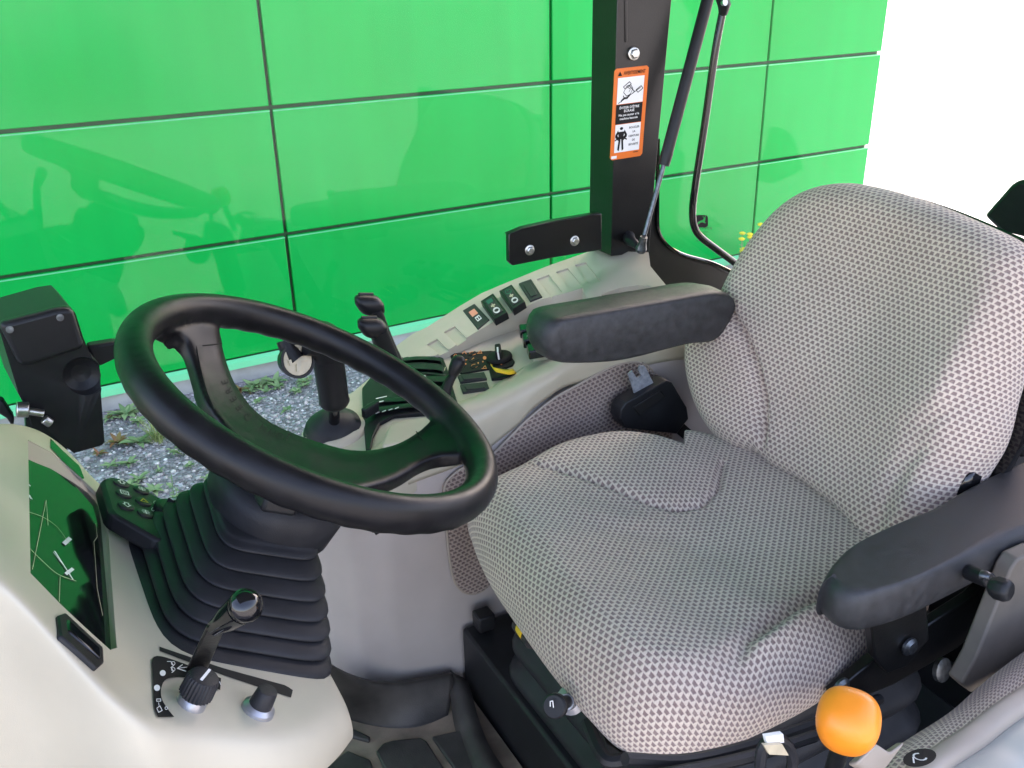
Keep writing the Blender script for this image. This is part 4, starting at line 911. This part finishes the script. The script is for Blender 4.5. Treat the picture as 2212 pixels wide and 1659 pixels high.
# stacked rocker switches on the riser
for i, q in enumerate(([(1120, 700), (1190, 692), (1196, 704), (1124, 714)], [(1127, 719), (1196, 711), (1202, 724), (1131, 735)], [(1137, 742), (1200, 734), (1206, 748), (1143, 759)])):
    m = MB(); m.prism([s2(u, v, .034) for u, v in q], (0, 0, -.016), 'black_gloss'); r = m.build('rocker_switch', con, bevel=.0025)
    s = MB(); fm = lambda x, y: s2(x, y, .0348); cxm = np.mean(q, 0)
    if i == 0: s.flat([fm(*p) for p in [(1136, 703), (1150, 701), (1152, 707), (1138, 709)]], 'green_mark')
    if i == 1:
        for dx_ in (0, 21): stroke(s, [(1139 + dx_, 726), (1143 + dx_, 718), (1154 + dx_, 717), (1158 + dx_, 724)], 1.5, fm, 'white', True); stroke(s, [(1146 + dx_, 720), (1152 + dx_, 725)], 1.2, fm, 'white')
    if i == 2: stroke(s, circ((1168, 741), 5, 8, 90, 270), 1.6, fm, 'white'); stroke(s, [(1168, 736), (1168, 746)], 1.6, fm, 'white'); stroke(s, [(1173, 737), (1180, 736)], 1.3, fm, 'white'); stroke(s, [(1173, 741), (1180, 740)], 1.3, fm, 'white')
    s.build('symbol', r, smooth=False)
# switch row on the strip
sws = [[(999, 670), (1025, 655), (1058, 690), (1032, 712)], [(1038, 650), (1065, 633), (1096, 674), (1067, 690)], [(1078, 628), (1105, 614), (1134, 651), (1107, 668)], [(1120, 612), (1147, 602), (1171, 640), (1145, 650)]]
for i, q in enumerate(sws):
    q = [np.array(p, float) for p in q]; mid = sum(q) / 4; h = (.0015, .012, .012, .003)[i]
    Q = lambda a, b: (q[0] * (1 - a) + q[1] * a) * (1 - b) + (q[3] * (1 - a) + q[2] * a) * b
    m = MB(); m.prism([s1(*Q(a, b), h) for a, b in ((0, 0), (1, 0), (1, 1), (0, 1))], -P1[1] * (h + .002), 'switch' if i in (0, 3) else 'black_soft')
    if i in (1, 2): m.prism([s1(*Q(a, b), h + .0012) for a, b in ((.16, .08), (.84, .08), (.84, .86), (.16, .86))], -P1[1] * .002, 'switch')
    if i == 3: m.prism([s1(*Q(a, b), h + .0016) for a, b in ((.22, .15), (.78, .15), (.78, .82), (.22, .82))], -P1[1] * .002, 'switch')
    r = m.build(('blank_cover' if i == 3 else 'rocker_switch'), con, bevel=.002)
    s = MB(); fm = lambda x, y, q=q, Q=Q, h=h: s1(*Q(x, y), h + (.0018 if i else .0004))
    if i == 0:
        s.flat([fm(*p) for p in [(.25, .2), (.72, .2), (.72, .46), (.25, .46)]], 'red_mark'); stroke(s, [(.35, .72), (.35, .56), (.65, .56), (.65, .72)], .05, fm, 'white', True); stroke(s, [(.5, .58), (.5, .70)], .06, fm, 'white')
    if i in (1, 2):
        if i == 1: s.flat([fm(*p) for p in [(.28, .13), (.7, .13), (.7, .30), (.28, .30)]], 'green_mark')
        else: stroke(s, [(.5 + .22 * math.cos(a), .22 + .10 * math.sin(a)) for a in np.linspace(-1.2, 4.2, 9)], .05, fm, 'green_mark'); stroke(s, [(.5, .1), (.5, .2)], .05, fm, 'green_mark')
        stroke(s, [(.5 + .19 * math.cos(a), .70 + .10 * math.sin(a)) for a in np.linspace(0, 6.28, 14, endpoint=False)], .07, fm, 'white', True)
        stroke(s, [(.38, .45), (.62, .45)], .07, fm, 'cream'); stroke(s, [(.5, .38), (.5, .52)], .07, fm, 'cream')
    if s.v: s.build('symbol', r, smooth=False)
# joystick
m = MB(); jb = s2(722, 935); m.lathe(jb, P2[1], [(-.05, .056), (-.01, .056), (.006, .050), (.010, .042)], 'beige', 36); m.build('joystick_base', con, ang=50)
jt = ony(722, 850, 1.225); jx = nrm(jt - jb)
m = MB(); m.lathe(jb, nrm(P2[1] * .6 + jx * .4), [(.0, .047), (.006, .047), (.009, .042), (.012, .044), (.016, .043), (.019, .038), (.022, .037), (.028, .030), (.034, .020), (.038, .010)], 'rubber', 36)
m.tube([jb + jx * .03, jt], .0085, 'black_gloss', 14); js = m.build('joystick', con, ang=50)
m = MB(); A = ony(723, 872, 1.225); B = ony(708, 770, 1.21); m.tube([A, A + (B - A) * .06, A + (B - A) * .12, B], [.020, .0225, .0215, .022], 'black_soft', 24, 1.0)
Cc = ony(660, 730, 1.20); m.tube([B, ony(700, 735, 1.205), Cc], [.022, .026, .024], 'black_soft', 20, 1, sm=5); m.build('grip', js, ang=60)
for (u, v) in ((726, 814), (729, 849)):
    m = MB(); m.lathe(ony(u, v, 1.203), (-.05, -1, .2), [(0, .006), (.002, .006), (.003, .004)], 'metal_dark', 12); m.build('screw', js)
hc = ony(642, 778, 1.20); ha = nrm(np.array((.25, -1, .35)))
m = MB(); m.lathe(hc, ha, [(-.02, .020), (0, .0255), (.003, .0255), (.003, .022), (.0005, .0215)], 'black_soft', 32); m.tube([ony(615, 735, 1.215), ony(622, 755, 1.21), hc], .012, 'black_soft', 12); m.build('thumb_switch', js, ang=40)
m = MB(); m.lathe(hc + ha * .0012, ha, [(0, .0213), (.001, .0213)], 'cream', 24); m.box(hc + ha * .003, .03, .008, .004, 'cream', [nrm(np.cross((0, 0, 1), ha)), nrm(np.cross(ha, np.cross((0, 0, 1), ha))), ha]); m.box(hc + ha * .003, .008, .028, .004, 'cream', [nrm(np.cross((0, 0, 1), ha) + np.array((0, 0, .3))), nrm(np.cross(ha, np.cross((0, 0, 1), ha)) + .3), ha]); m.build('thumb_pad', js, bevel=.002)

# ---- door pillar and what is fixed to it
yp = 1.40
def bil(c, a, b): c = [np.array(p, float) for p in c]; return (c[0] * (1 - a) + c[1] * a) * (1 - b) + (c[3] * (1 - a) + c[2] * a) * b
m = MB(); pa, pb, pc, pd = ony(1334, -260, yp), ony(1482, -260, yp), ony(1398, 545, yp), ony(1320, 553, yp)
m.prism([ony(1340, -260, yp), ony(1475, -260, yp), ony(1418, 350, yp), ony(1402, 545, yp), ony(1320, 553, yp)], (0, .075, 0), 'black_paint')
m.prism([ony(1348, -260, yp - .002), ony(1354, -260, yp - .002), ony(1356, 88, yp - .002), ony(1351, 92, yp - .002)], (0, .002, 0), 'black_paint')
pil = m.build('cab_pillar', TR, bevel=.004, label='black painted steel cab pillar carrying an orange warning sticker')
m = MB(); c = ony(1369, 116, yp - .004)
hexr = lambda c, r, h, m_: None
def hexbolt(parent, c, ax, r, mt='metal'):
    m = MB(); m.lathe(c, ax, [(-.003, r * 1.35), (.0015, r * 1.35), (.002, r * 1.2)], mt, 24); m.lathe(np.array(c) + nrm(ax) * .002, ax, [(0, r), (r * .55, r), (r * .7, r * .8)], mt, 6); return m.build('bolt', parent, bevel=.0005)
hexbolt(pil, c, (-.1, -1, .05), .0082)
# rear corner trim below the quarter window
m = MB(); m.prism([ony(u, v, 1.455) for u, v in [(1396, 380), (1421, 440), (1422, 490), (1432, 515), (1450, 535), (1480, 552), (1540, 570), (1600, 600), (1660, 640), (1720, 690), (1640, 800), (1500, 720), (1400, 640), (1380, 560)]], (0, .03, 0), 'black_paint'); tr_ = m.build('corner_trim', TR, bevel=.005)
m = MB(); m.tube([ony(u, v, 1.452) for u, v in [(1421, 300), (1420, 440), (1421, 492), (1431, 517), (1450, 537), (1480, 552), (1540, 569), (1600, 598), (1660, 634)]], .004, 'black_gloss', 8, sm=5); m.build('window_seal', tr_)
# quarter window pane and its marks
YQ = 1.475
m = MB(); m.prism([(1.06, YQ, -.75), (2.3, YQ, -.75), (2.3, YQ, .45), (1.06, YQ, .45)], (0, .005, 0), 'glass'); qw = m.build('quarter_window', TR, smooth=False)
s = MB(); fm = lambda x, y: ony(x, y, YQ - .001)
def rr2(u0, v0, w, h, r): 
    o = []
    for sx, sy, a0 in ((1, 1, 0), (-1, 1, 90), (-1, -1, 180), (1, -1, 270)):
        for i in range(4): a = RAD(a0 + 30 * i); o.append((u0 + sx * (w / 2 - r) + r * math.cos(a), v0 + sy * (h / 2 - r) + r * math.sin(a)))
    return o
s.flat([fm(*p) for p in rr2(1516, 478, 27, 27, 6)], 'ink'); s2_ = lambda x, y: ony(x, y, YQ - .0014)
deer = [(1506, 483), (1509, 479), (1513, 477), (1519, 475), (1521, 470), (1524, 470), (1523, 476), (1522, 479), (1525, 482), (1521, 482), (1518, 480), (1513, 481), (1509, 485)]
s.flat([s2_(*p) for p in deer], 'green_panel'); stroke(s, [(1521, 470), (1518, 467)], 1.2, s2_, 'green_panel'); stroke(s, [(1523, 470), (1524, 466)], 1.2, s2_, 'green_panel'); stroke(s, circ((0, 0), 1, 3), .01, s2_, 'ink')
try:
    for t_, cx_, cy_, sz in (('JOHN DEERE', 1515, 493, 8), ('E1', 1520, 510, 8), ('AS2', 1508, 520, 5)):
        vs_, fs_ = text_mesh(t_, lambda x, y: fm(cx_ - x, cy_ - y), sz); s.add(vs_, fs_, 'ink')
except Exception as ex: print(ex)
stroke(s, [(1502, 502), (1530, 501)], 1, fm, 'ink'); stroke(s, circ((1520, 510), 6, 12), .8, fm, 'ink', True); s.build('glass_mark', qw, smooth=False)
# door pane
m = MB(); m.prism([(-.75, 1.515, -1.1), (.94, 1.515, -1.1), (.94, 1.515, .45), (-.75, 1.515, .45)], (0, .005, 0), 'glass'); m.build('door_window', TR, smooth=False)
# latch bracket
m = MB(); m.prism([ony(u, v, 1.385) for u, v in [(1099, 506), (1130, 493), (1283, 462), (1300, 461), (1300, 540), (1200, 556), (1108, 574), (1100, 566)]], (0, .012, 0), 'black_paint')
m.prism([ony(u, v, 1.385) for u, v in [(1099, 506), (1130, 493), (1200, 477), (1288, 462), (1288, 466), (1200, 483), (1130, 499), (1101, 510)]], (0, .016, 0), 'black_paint'); br = m.build('door_bracket', pil, bevel=.003)
for (u, v) in ((1144, 540), (1241, 520)): hexbolt(pil, ony(u, v, 1.385), (-.05, -1, .05), .0068)
# gas strut
m = MB(); A = ony(1560, -120, 1.37); B = ony(1441, 330, 1.345); m.tube([A, B], .0105, 'black_soft', 18); m.tube([B, B + nrm(B - A) * .022], [.0112, .0098], 'black_soft', 18)
gs = m.build('gas_strut', TR)
Dd = ony(1388, 522, 1.335); m = MB(); m.tube([B, Dd], .0042, 'metal_dark', 12); m.build('piston_rod', gs)
m = MB(); m.lathe(ony(1385, 537, 1.333), (0, -.3, 1), [(-.010, .003), (-.006, .0085), (0, .0105), (.006, .0085), (.012, .007), (.024, .0065)], 'metal_dark', 18); m.tube([ony(1385, 537, 1.335), ony(1362, 520, 1.37), ony(1358, 512, 1.40)], [.005, .010, .012], 'black', 12); m.build('ball_joint', gs)
# window handle rod
m = MB(); m.tube([ony(1590, -120, 1.44), ony(1562, 20, 1.44), ony(1545, 110, 1.44), ony(1522, 270, 1.44), ony(1502, 400, 1.44), ony(1496, 455, 1.44), ony(1500, 490, 1.44), ony(1514, 512, 1.44), ony(1550, 540, 1.44), ony(1620, 592, 1.44), ony(1700, 655, 1.44)], .0072, 'black_gloss', 14, sm=6); hr = m.build('window_rod', TR)
m = MB(); m.tube([ony(1555, -20, 1.435), ony(1565, 12, 1.43), ony(1562, 30, 1.435)], [.012, .012, .008], 'black', 10); m.lathe(ony(1562, 6, 1.425), (0, -1, .2), [(0, .006), (.006, .006)], 'metal', 10); m.build('rod_joint', hr)
# warning sticker
stc = [(1328, 149), (1402, 141), (1387, 336), (1318, 347)]
def SM(off): return lambda x, y: ony(*bil(stc, x, y), yp - off)
s = MB(); k = .045
rr_ = [(x, y) for x, y in [(.06, 0), (.94, 0), (1, .025), (1, .975), (.94, 1), (.06, 1), (0, .975), (0, .025)]]
s.prism([SM(.0012)(*p) for p in rr_], (0, .0015, 0), 'orange')
f1 = SM(.0016); s.flat([f1(*p) for p in [(.11, .105), (.89, .105), (.89, .395), (.11, .395)]], 'white'); s.flat([f1(*p) for p in [(.10, .40), (.895, .40), (.89, .615), (.10, .615)]], 'ink'); s.flat([f1(*p) for p in [(.11, .62), (.885, .62), (.885, .925), (.11, .925)]], 'white')
f2 = SM(.002)
for t_, x_, y_, sz, mt, sx in (('AVERTISSEMENT', .595, .060, .056, 'ink', 1.55), ('ÉVITER D\'ÊTRE', .5, .440, .036, 'white', 2.55), ('ÉCRASÉ', .5, .478, .036, 'white', 2.55), ('Ne pas sauter si la', .5, .520, .034, 'white', 2.45), ('machine bascule', .5, .560, .034, 'white', 2.45),
                               ('BOUCLER', .69, .668, .031, 'ink', 2.3), ('LA', .69, .715, .031, 'ink', 2.3), ('CEINTURE', .69, .762, .031, 'ink', 2.2), ('DE', .69, .808, .031, 'ink', 2.3), ('SÉCURITÉ', .69, .855, .031, 'ink', 2.2), ('CQ298888', .78, .945, .014, 'ink', 2.5)):
    vs_, fs_ = text_mesh(t_, lambda x, y, x_=x_, y_=y_: f2(x_ + x, y_ - y), sz, sx=sx, bold=.0006); s.add(vs_, fs_, mt)
s.flat([f2(*p) for p in [(.10, .085), (.165, .035), (.23, .085)]], 'ink'); s.flat([f1(*p) for p in [(.03, .957), (.20, .957), (.20, .988), (.03, .988)]], 'white')
f3 = SM(.0024)
def ln(L, w=.012, c='ink', cl=False): stroke(s, [(x, y) for x, y in L], w, lambda x, y: f2(x, y), c, cl)
ln([(.16, .385), (.80, .235)], .008); AR = .37
def tr2(L, a=-38, c=(.5, .25)): return [(c[0] + (x * math.cos(RAD(a)) + y * math.sin(RAD(a))) / 1, c[1] + (-x * math.sin(RAD(a)) + y * math.cos(RAD(a))) * AR) for x, y in L]
ln(tr2([(-.1, -.22), (.12, -.22), (.12, -.13), (-.1, -.13)], 38), .01, cl=True); ln(tr2([(.12, .12), (.30, .12), (.30, .22), (.12, .22)], 38), .01, cl=True)
ln([(.45, .20), (.62, .27), (.58, .29)], .012); ln([(.30, .27), (.38, .205), (.50, .195), (.57, .235), (.50, .30), (.40, .315)], .010, cl=True); ln([(.42, .22), (.50, .24), (.46, .27)], .008)
ln([(.24, .365), (.32, .335), (.42, .335), (.50, .30)], .022); ln([(.30, .31), (.33, .335)], .018)
# seated figure pictogram
hx, hy = .30, .665; s.flat([f2(hx + .05 * math.cos(a), hy + .016 * math.sin(a)) for a in np.linspace(0, 6.28, 12, endpoint=False)], 'ink')
s.flat([f2(*p) for p in [(.20, .70), (.40, .70), (.36, .78), (.24, .78)]], 'ink')
ln([(.20, .705), (.14, .745), (.22, .775)], .04); ln([(.40, .705), (.46, .745), (.38, .775)], .04); ln([(.26, .79), (.235, .885)], .055); ln([(.34, .79), (.365, .885)], .055); ln([(.12, .79), (.22, .77)], .015); ln([(.38, .77), (.48, .79)], .015)
s.build('warning_sticker', pil, smooth=False, label='orange and white safety sticker reading AVERTISSEMENT')

# ---- wiper motor cover by the windscreen
def yb_(u, v, y=1.25): return ony(u, v, y)
m = MB()
top = [yb_(-5, 702, 1.25), yb_(30, 694, 1.25), yb_(120, 668, 1.25), yb_(150, 664, 1.25), yb_(163, 676, 1.25), yb_(180, 730, 1.25), yb_(200, 775, 1.24), yb_(217, 790, 1.24), yb_(222, 815, 1.24), yb_(218, 850, 1.24), yb_(226, 955, 1.25), yb_(220, 962, 1.25), yb_(160, 979, 1.25), yb_(135, 960, 1.25), yb_(55, 880, 1.25), yb_(40, 850, 1.25), yb_(22, 790, 1.25)]
m.prism(top, (-.012, .11, .0), 'black_soft'); wm = m.build('wiper_cover', TR, label='black moulded cover with two screws beside the windscreen')
m = MB(); m.prism([yb_(-5, 700, 1.238), yb_(30, 692, 1.238), yb_(120, 668, 1.238), yb_(150, 664, 1.238), yb_(160, 676, 1.238), yb_(176, 730, 1.238), yb_(186, 752, 1.236), yb_(66, 792, 1.236), yb_(40, 790, 1.238)], (0, .02, 0), 'black_soft'); m.build('front_plate', wm, bevel=.007, seg=3)
for (u, v) in ((21, 712), (130, 686)):
    m = MB(); m.lathe(yb_(u, v, 1.2365), (0, -1, .1), [(-.001, .0045), (.001, .0045), (.0012, .002)], 'metal_dark', 12); m.build('screw', wm)
c = MB(); c.lathe(yb_(178, 814, 1.243), (0, -1, 0), [(-.016, .003), (-.014, .012), (-.008, .022), (0, .027), (.03, .028)], 'black_soft', 32); bool_diff(wm, [c])
q = wm.modifiers.new('b', 'BEVEL'); q.width = .010; q.segments = 4; q.limit_method = 'ANGLE'; q.angle_limit = RAD(50)
m = MB(); m.prism([yb_(188, 748, 1.30), yb_(250, 738, 1.30), yb_(262, 745, 1.30), yb_(264, 770, 1.30), yb_(215, 793, 1.30), yb_(200, 780, 1.30)], (0, .02, 0), 'black'); m.build('release_handle', wm, bevel=.004)
m = MB(); m.prism([yb_(60, 890, 1.255), yb_(120, 905, 1.255), yb_(155, 960, 1.255), yb_(130, 985, 1.255), yb_(70, 930, 1.255)], (0, .02, 0), 'ink'); m.tube([yb_(35, 885, 1.235), yb_(62, 885, 1.235)], .010, 'metal', 14)
m.tube([yb_(62, 888, 1.24), yb_(95, 893, 1.24)], .005, 'metal', 10); m.tube([yb_(95, 905, 1.24), yb_(110, 915, 1.24)], .006, 'metal', 10); m.build('hinge_pin', wm, bevel=.001)
m = MB(); m.prism([yb_(-5, 868, 1.26), yb_(6, 866, 1.26), yb_(32, 905, 1.26), yb_(28, 925, 1.26), yb_(15, 905, 1.26), yb_(-5, 893, 1.26)], (0, .02, 0), 'black'); m.build('latch_bar', wm, bevel=.003)
m = MB(); m.prism([yb_(55, 895, 1.26), yb_(100, 895, 1.26), (-.02, 1.26, -.8), (-.08, 1.26, -.8)], (0, .03, 0), 'black'); m.build('cover_stand', wm, smooth=False)

# ---- floor, mat, cab shell
m = MB(); m.prism([(-.45, .05, -1.172), (.5, .05, -1.172), (.5, -.3, -1.172), (2.4, -.3, -1.172), (2.4, 1.45, -1.172), (-.45, 1.30, -1.172)], (0, 0, -.03), 'black'); m.build('cab_floor', TR, smooth=False)
mt = empty('floor_mat', (.35, .9, -1.165), 'worn black rubber floor mat with raised tread panels, dusted brown, under the steering wheel', 'floor mat')
m = MB()
def mz(u, v, z=-1.155): return onz(u, v, z)
m.prism([(-.2, .45, -1.155), (.525, .45, -1.155), (.525, 1.22, -1.155), (.4, 1.25, -1.155), (.30, 1.30, -1.155), (-.2, 1.30, -1.155)], (0, 0, -.008), 'mat_dust'); m.build('mat_sheet', mt, smooth=False)
up_ = [ony(u, v, 1.165) for u, v in [(700, 1432), (740, 1455), (785, 1473), (830, 1481), (880, 1480), (930, 1470), (978, 1460)]]
up_[0] = ony(690, 1424, 1.19)
dn_ = [mz(u, v) for u, v in [(690, 1520), (730, 1545), (780, 1562), (835, 1572), (890, 1572), (930, 1562), (968, 1545)]]
rows_ = []
for a_, b_ in zip(resample(crom(up_, 5), 30), resample(crom(dn_, 5), 30)):
    rows_.append(crom([a_ + np.array((0, .012, .0)), a_ + np.array((0, -.002, 0)), a_ * .55 + b_ * .45 + np.array((0, -.002, -.01)), b_ * .85 + a_ * .15 + np.array((0, 0, -.004)), b_], 4))
m = MB(); m.grid(rows_, 'mat_rubber'); m.build('mat_skirt', mt, solid=-.004, ang=60)
rows_ = [crom([ony(978, 1458, 1.188), ony(1010, 1480, 1.15), mz(1035, 1560, -1.14), mz(1060, 1620, -1.14), mz(1100, 1680, -1.14)], 5), crom([ony(968, 1462, 1.18), ony(975, 1500, 1.15), mz(985, 1570), mz(1010, 1640), mz(1040, 1720)], 5)]
m = MB(); m.grid([[p, (p * .5 + q * .5) + np.array((0, 0, .008)), q] for p, q in zip(*rows_)], 'mat_rubber'); m.build('mat_border', mt, solid=-.004, ang=60)
def mzt(L, nm='tread_panel'):
    m = MB(); m.prism([mz(u, v, -1.149) for u, v in L], (0, 0, -.008), 'mat_rubber'); m.build(nm, mt, bevel=.003, seg=2)
mzt([(690, 1538), (720, 1552), (800, 1590), (797, 1600), (760, 1590), (685, 1556)])
mzt([(812, 1622), (828, 1604), (850, 1598), (908, 1592), (922, 1600), (980, 1690), (850, 1700)])
mzt([(932, 1590), (1000, 1575), (1022, 1586), (1060, 1640), (1075, 1700), (1010, 1700)])
mzt([(690, 1570), (740, 1590), (735, 1605), (660, 1655), (655, 1600)])
mzt([(750, 1620), (800, 1640), (820, 1700), (690, 1700), (700, 1660)])
mzt([(610, 1620), (640, 1640), (600, 1700), (560, 1680)])
# black rear panel, and a plain dark slab added as fill under the seat
m = MB()
m.prism([(1.32, -.2, -1.23), (1.32, 1.2, -1.23), (1.38, 1.2, -.42), (1.38, -.2, -.42)], (.03, 0, 0), 'black_paint')
m.prism([(.60, .42, -1.0), (1.4, .42, -1.0), (1.4, .60, -1.02), (.60, .60, -1.02)], (0, 0, -.1), 'dark')
m.build('rear_panel', TR, bevel=.004)
for u, v, y in ((2020, 1440, .60), (2035, 1455, .60)):
    pass
m = MB(); m.lathe(ony(2030, 1445, .585), (.1, -1, .3), [(0, .016), (.006, .016), (.008, .01)], 'metal_dark', 16); m.build('adjuster_bolt', seat_o)
m = MB(); m.tube([ony(1350, 1640, .50), ony(1500, 1640, .50), ony(1700, 1585, .52), ony(1900, 1510, .54)], .006, 'black', 8, sm=5); m.tube([ony(1400, 1680, .48), ony(1600, 1640, .49), ony(1760, 1590, .50)], .006, 'black', 8, sm=5); m.build('slide_rail', seat_o)
m = MB(); m.tube([ony(1640, 1680, .42), ony(1650, 1610, .42), ony(1690, 1600, .42), ony(1712, 1640, .42), ony(1700, 1700, .42)], .005, 'rubber', 8, sm=5); hn = m.build('wiring_loom', TR)
m = MB(); m.prism([ony(u, v, .415) for u, v in [(1654, 1592), (1692, 1586), (1694, 1604), (1658, 1608)]], (0, .004, 0), 'white'); m.prism([ony(u, v, .412) for u, v in [(1650, 1610), (1690, 1608), (1704, 1632), (1662, 1630)]], (0, .003, 0), 'cream'); m.build('paper_tag', hn, smooth=False)
# orange control knob
kc = ony(1832, 1556, .40); stm = nrm(ony(1790, 1700, .43) - kc); rad = .0275
m = MB(); rr = []
mzax = -stm; e1 = nrm(np.cross(mzax, (0, 1, 0))); e2 = np.cross(mzax, e1)
prof = [(-.030, .010), (-.029, .017), (-.024, .0222), (-.012, .0265), (0, .0285), (.010, .0275), (.018, .0235), (.0235, .017), (.0262, .009), (.0268, .001)]
prof = [tuple(p) for p in resample(crom([np.array(p) for p in prof], 4), 30)]
for h, r in prof:
    rr.append([kc + mzax * h * .93 + .93 * r * (1 + .035 * math.cos(4 * a + .6)) * (math.cos(a) * e1 + math.sin(a) * e2) for a in np.linspace(0, 2 * math.pi, 48, endpoint=False)])
m.loops(rr, 'orange_knob'); ok = m.build('orange_knob', TR, ang=80, label='round orange knob on a black lever beside the seat')
m = MB(); m.tube([kc + stm * .025, kc + stm * .10], .008, 'black_soft', 12); m.build('lever_stem', ok)
# near fender trim: fabric roll, beige strip, door sill
def lp(L): return [ony(u, v, y) for u, v, y in L]
a1 = resample(crom(lp([(1760, 1720, .44), (1880, 1650, .45), (1960, 1598, .46), (2050, 1540, .47), (2130, 1470, .48), (2230, 1395, .49), (2330, 1340, .49)]), 5), 40)
a2 = resample(crom(lp([(1900, 1720, .39), (1960, 1655, .395), (2010, 1618, .40), (2090, 1565, .41), (2150, 1520, .415), (2230, 1468, .42), (2360, 1380, .42)]), 5), 40)
rows_ = []
for p, q in zip(a1, a2):
    md = (p + q) / 2 + np.array((0, -.002, .012)); rows_.append(crom([p + np.array((0, .004, -.03)), p, md, q, q + np.array((0, -.003, -.006))], 6))
rw = np.array(rows_); al = np.r_[0, np.cumsum(np.linalg.norm(np.diff(rw[:, 8], axis=0), axis=1))]; ac = np.hstack([np.zeros((40, 1)), np.cumsum(np.linalg.norm(np.diff(rw, axis=1), axis=2), 1)])
uvv = np.stack([np.broadcast_to(al[:, None], ac.shape), ac], -1).reshape(-1, 2)
m = MB(); m.grid(rows_, 'fabric'); ft = m.build('fender_roll', TR, uv=uvv, ang=180, label='fabric covered fender edge nearest the viewer')
a3 = resample(crom(lp([(1960, 1740, .37), (2010, 1680, .375), (2060, 1640, .38), (2130, 1595, .39), (2180, 1555, .395), (2260, 1500, .40), (2380, 1415, .40)]), 5), 40)
m = MB(); m.grid([crom([q + np.array((0, .002, -.01)), q + np.array((0, -.0, .001)), (q + r) / 2 + np.array((0, 0, .004)), r, r + np.array((0, -.002, -.02))], 4) for q, r in zip(a2, a3)], 'beige_dark'); m.build('fender_trim', TR, ang=70, label='beige trim strip along the door sill')
a4 = [p + np.array((.0, -.004, -.008)) for p in a3]; a5 = [p + np.array((.03, -.16, -.03)) for p in a3]
m = MB(); m.grid([crom([p + np.array((0, .01, -.01)), p, p * .8 + q * .2 + np.array((0, 0, .006)), p * .6 + q * .4 + np.array((0, 0, -.004)), q], 4) for p, q in zip(a4, a5)], 'sill'); m.build('door_sill', TR, solid=-.004, ang=60, label='pale grey painted door sill in the lower corner')
m = MB(); c = ony(1985, 1650, .378); sxx = nrm(a3[15] - a3[8]); nn_ = nrm(np.cross(sxx, (0, -1, .2))); nn_ = nn_ if nn_[2] > 0 else -nn_
ee = nrm(np.cross(nn_, sxx)); m.flat([c + nn_ * .006 + sxx * .022 * math.cos(a) + ee * .010 * math.sin(a) for a in np.linspace(0, 6.28, 24, endpoint=False)], 'ink'); fm = frame_map(c + nn_ * .0065, sxx, ee, nn_, .0003)
stroke(m, [(.006 * math.cos(a), .005 * math.sin(a)) for a in np.linspace(.8, 5.2, 10)], .0016, fm, 'white'); stroke(m, [(-.014, -.002), (-.006, .003)], .0014, fm, 'white'); m.build('lock_sticker', TR, smooth=False)
# inner fender panel at the right edge of the picture, and the support post beside it
m = MB(); m.prism([ony(u, v, .50) for u, v in [(2078, 1478), (2110, 1420), (2185, 1230), (2200, 1208), (2240, 1190), (2300, 1180), (2300, 1420), (2230, 1400), (2160, 1450), (2100, 1498)]], (.0, .02, 0), 'tan'); m.build('fender_panel', TR, bevel=.003, seg=3)
m = MB(); m.prism([ony(u, v, .40) for u, v in [(1850, 1650), (1895, 1605), (1925, 1625), (1960, 1600), (1900, 1680)]], (0, .01, -.01), 'beige_dark'); m.build('trim_corner', TR, bevel=.003)
# things behind the backrest
m = MB(); m.prism([onx(u, v, 1.75) for u, v in [(2122, 466), (2180, 400), (2198, 388), (2260, 388), (2260, 560), (2200, 540)]], (.03, 0, 0), 'black_soft'); m.build('rear_post', TR, bevel=.01)
m = MB(); m.prism([onx(u, v, 1.28) for u, v in [(2150, 930), (2215, 975), (2260, 1010), (2260, 1060), (2140, 985)]], (.05, 0, -.01), 'silver'); m.build('bright_bracket', TR, bevel=.002)
m = MB(); m.prism([onx(u, v, 1.3) for u, v in [(2158, 870), (2170, 868), (2172, 905), (2160, 912)]], (.004, 0, 0), 'sill'); m.build('side_label', TR, smooth=False)
m = MB(); m.tube([onx(2100, 940, 1.2), onx(2160, 930, 1.22), onx(2212, 975, 1.26)], .010, 'black', 10, sm=4); m.build('rear_hose', TR)
# unseen cab roof, set low to shade the interior; posts outside the picture
m = MB(); m.prism([(-.55, .16, .42), (2.3, .10, .42), (2.3, 1.55, .42), (-.55, 1.55, .42)], (0, 0, .10), 'headliner'); m.build('cab_roof', TR, bevel=.02)
m = MB(); m.prism([(1.9, .05, -1.2), (1.9, .12, -1.2), (1.9, .12, .41), (1.9, .05, .41)], (.06, 0, 0), 'black_paint'); m.build('rear_pillar', TR, smooth=False)
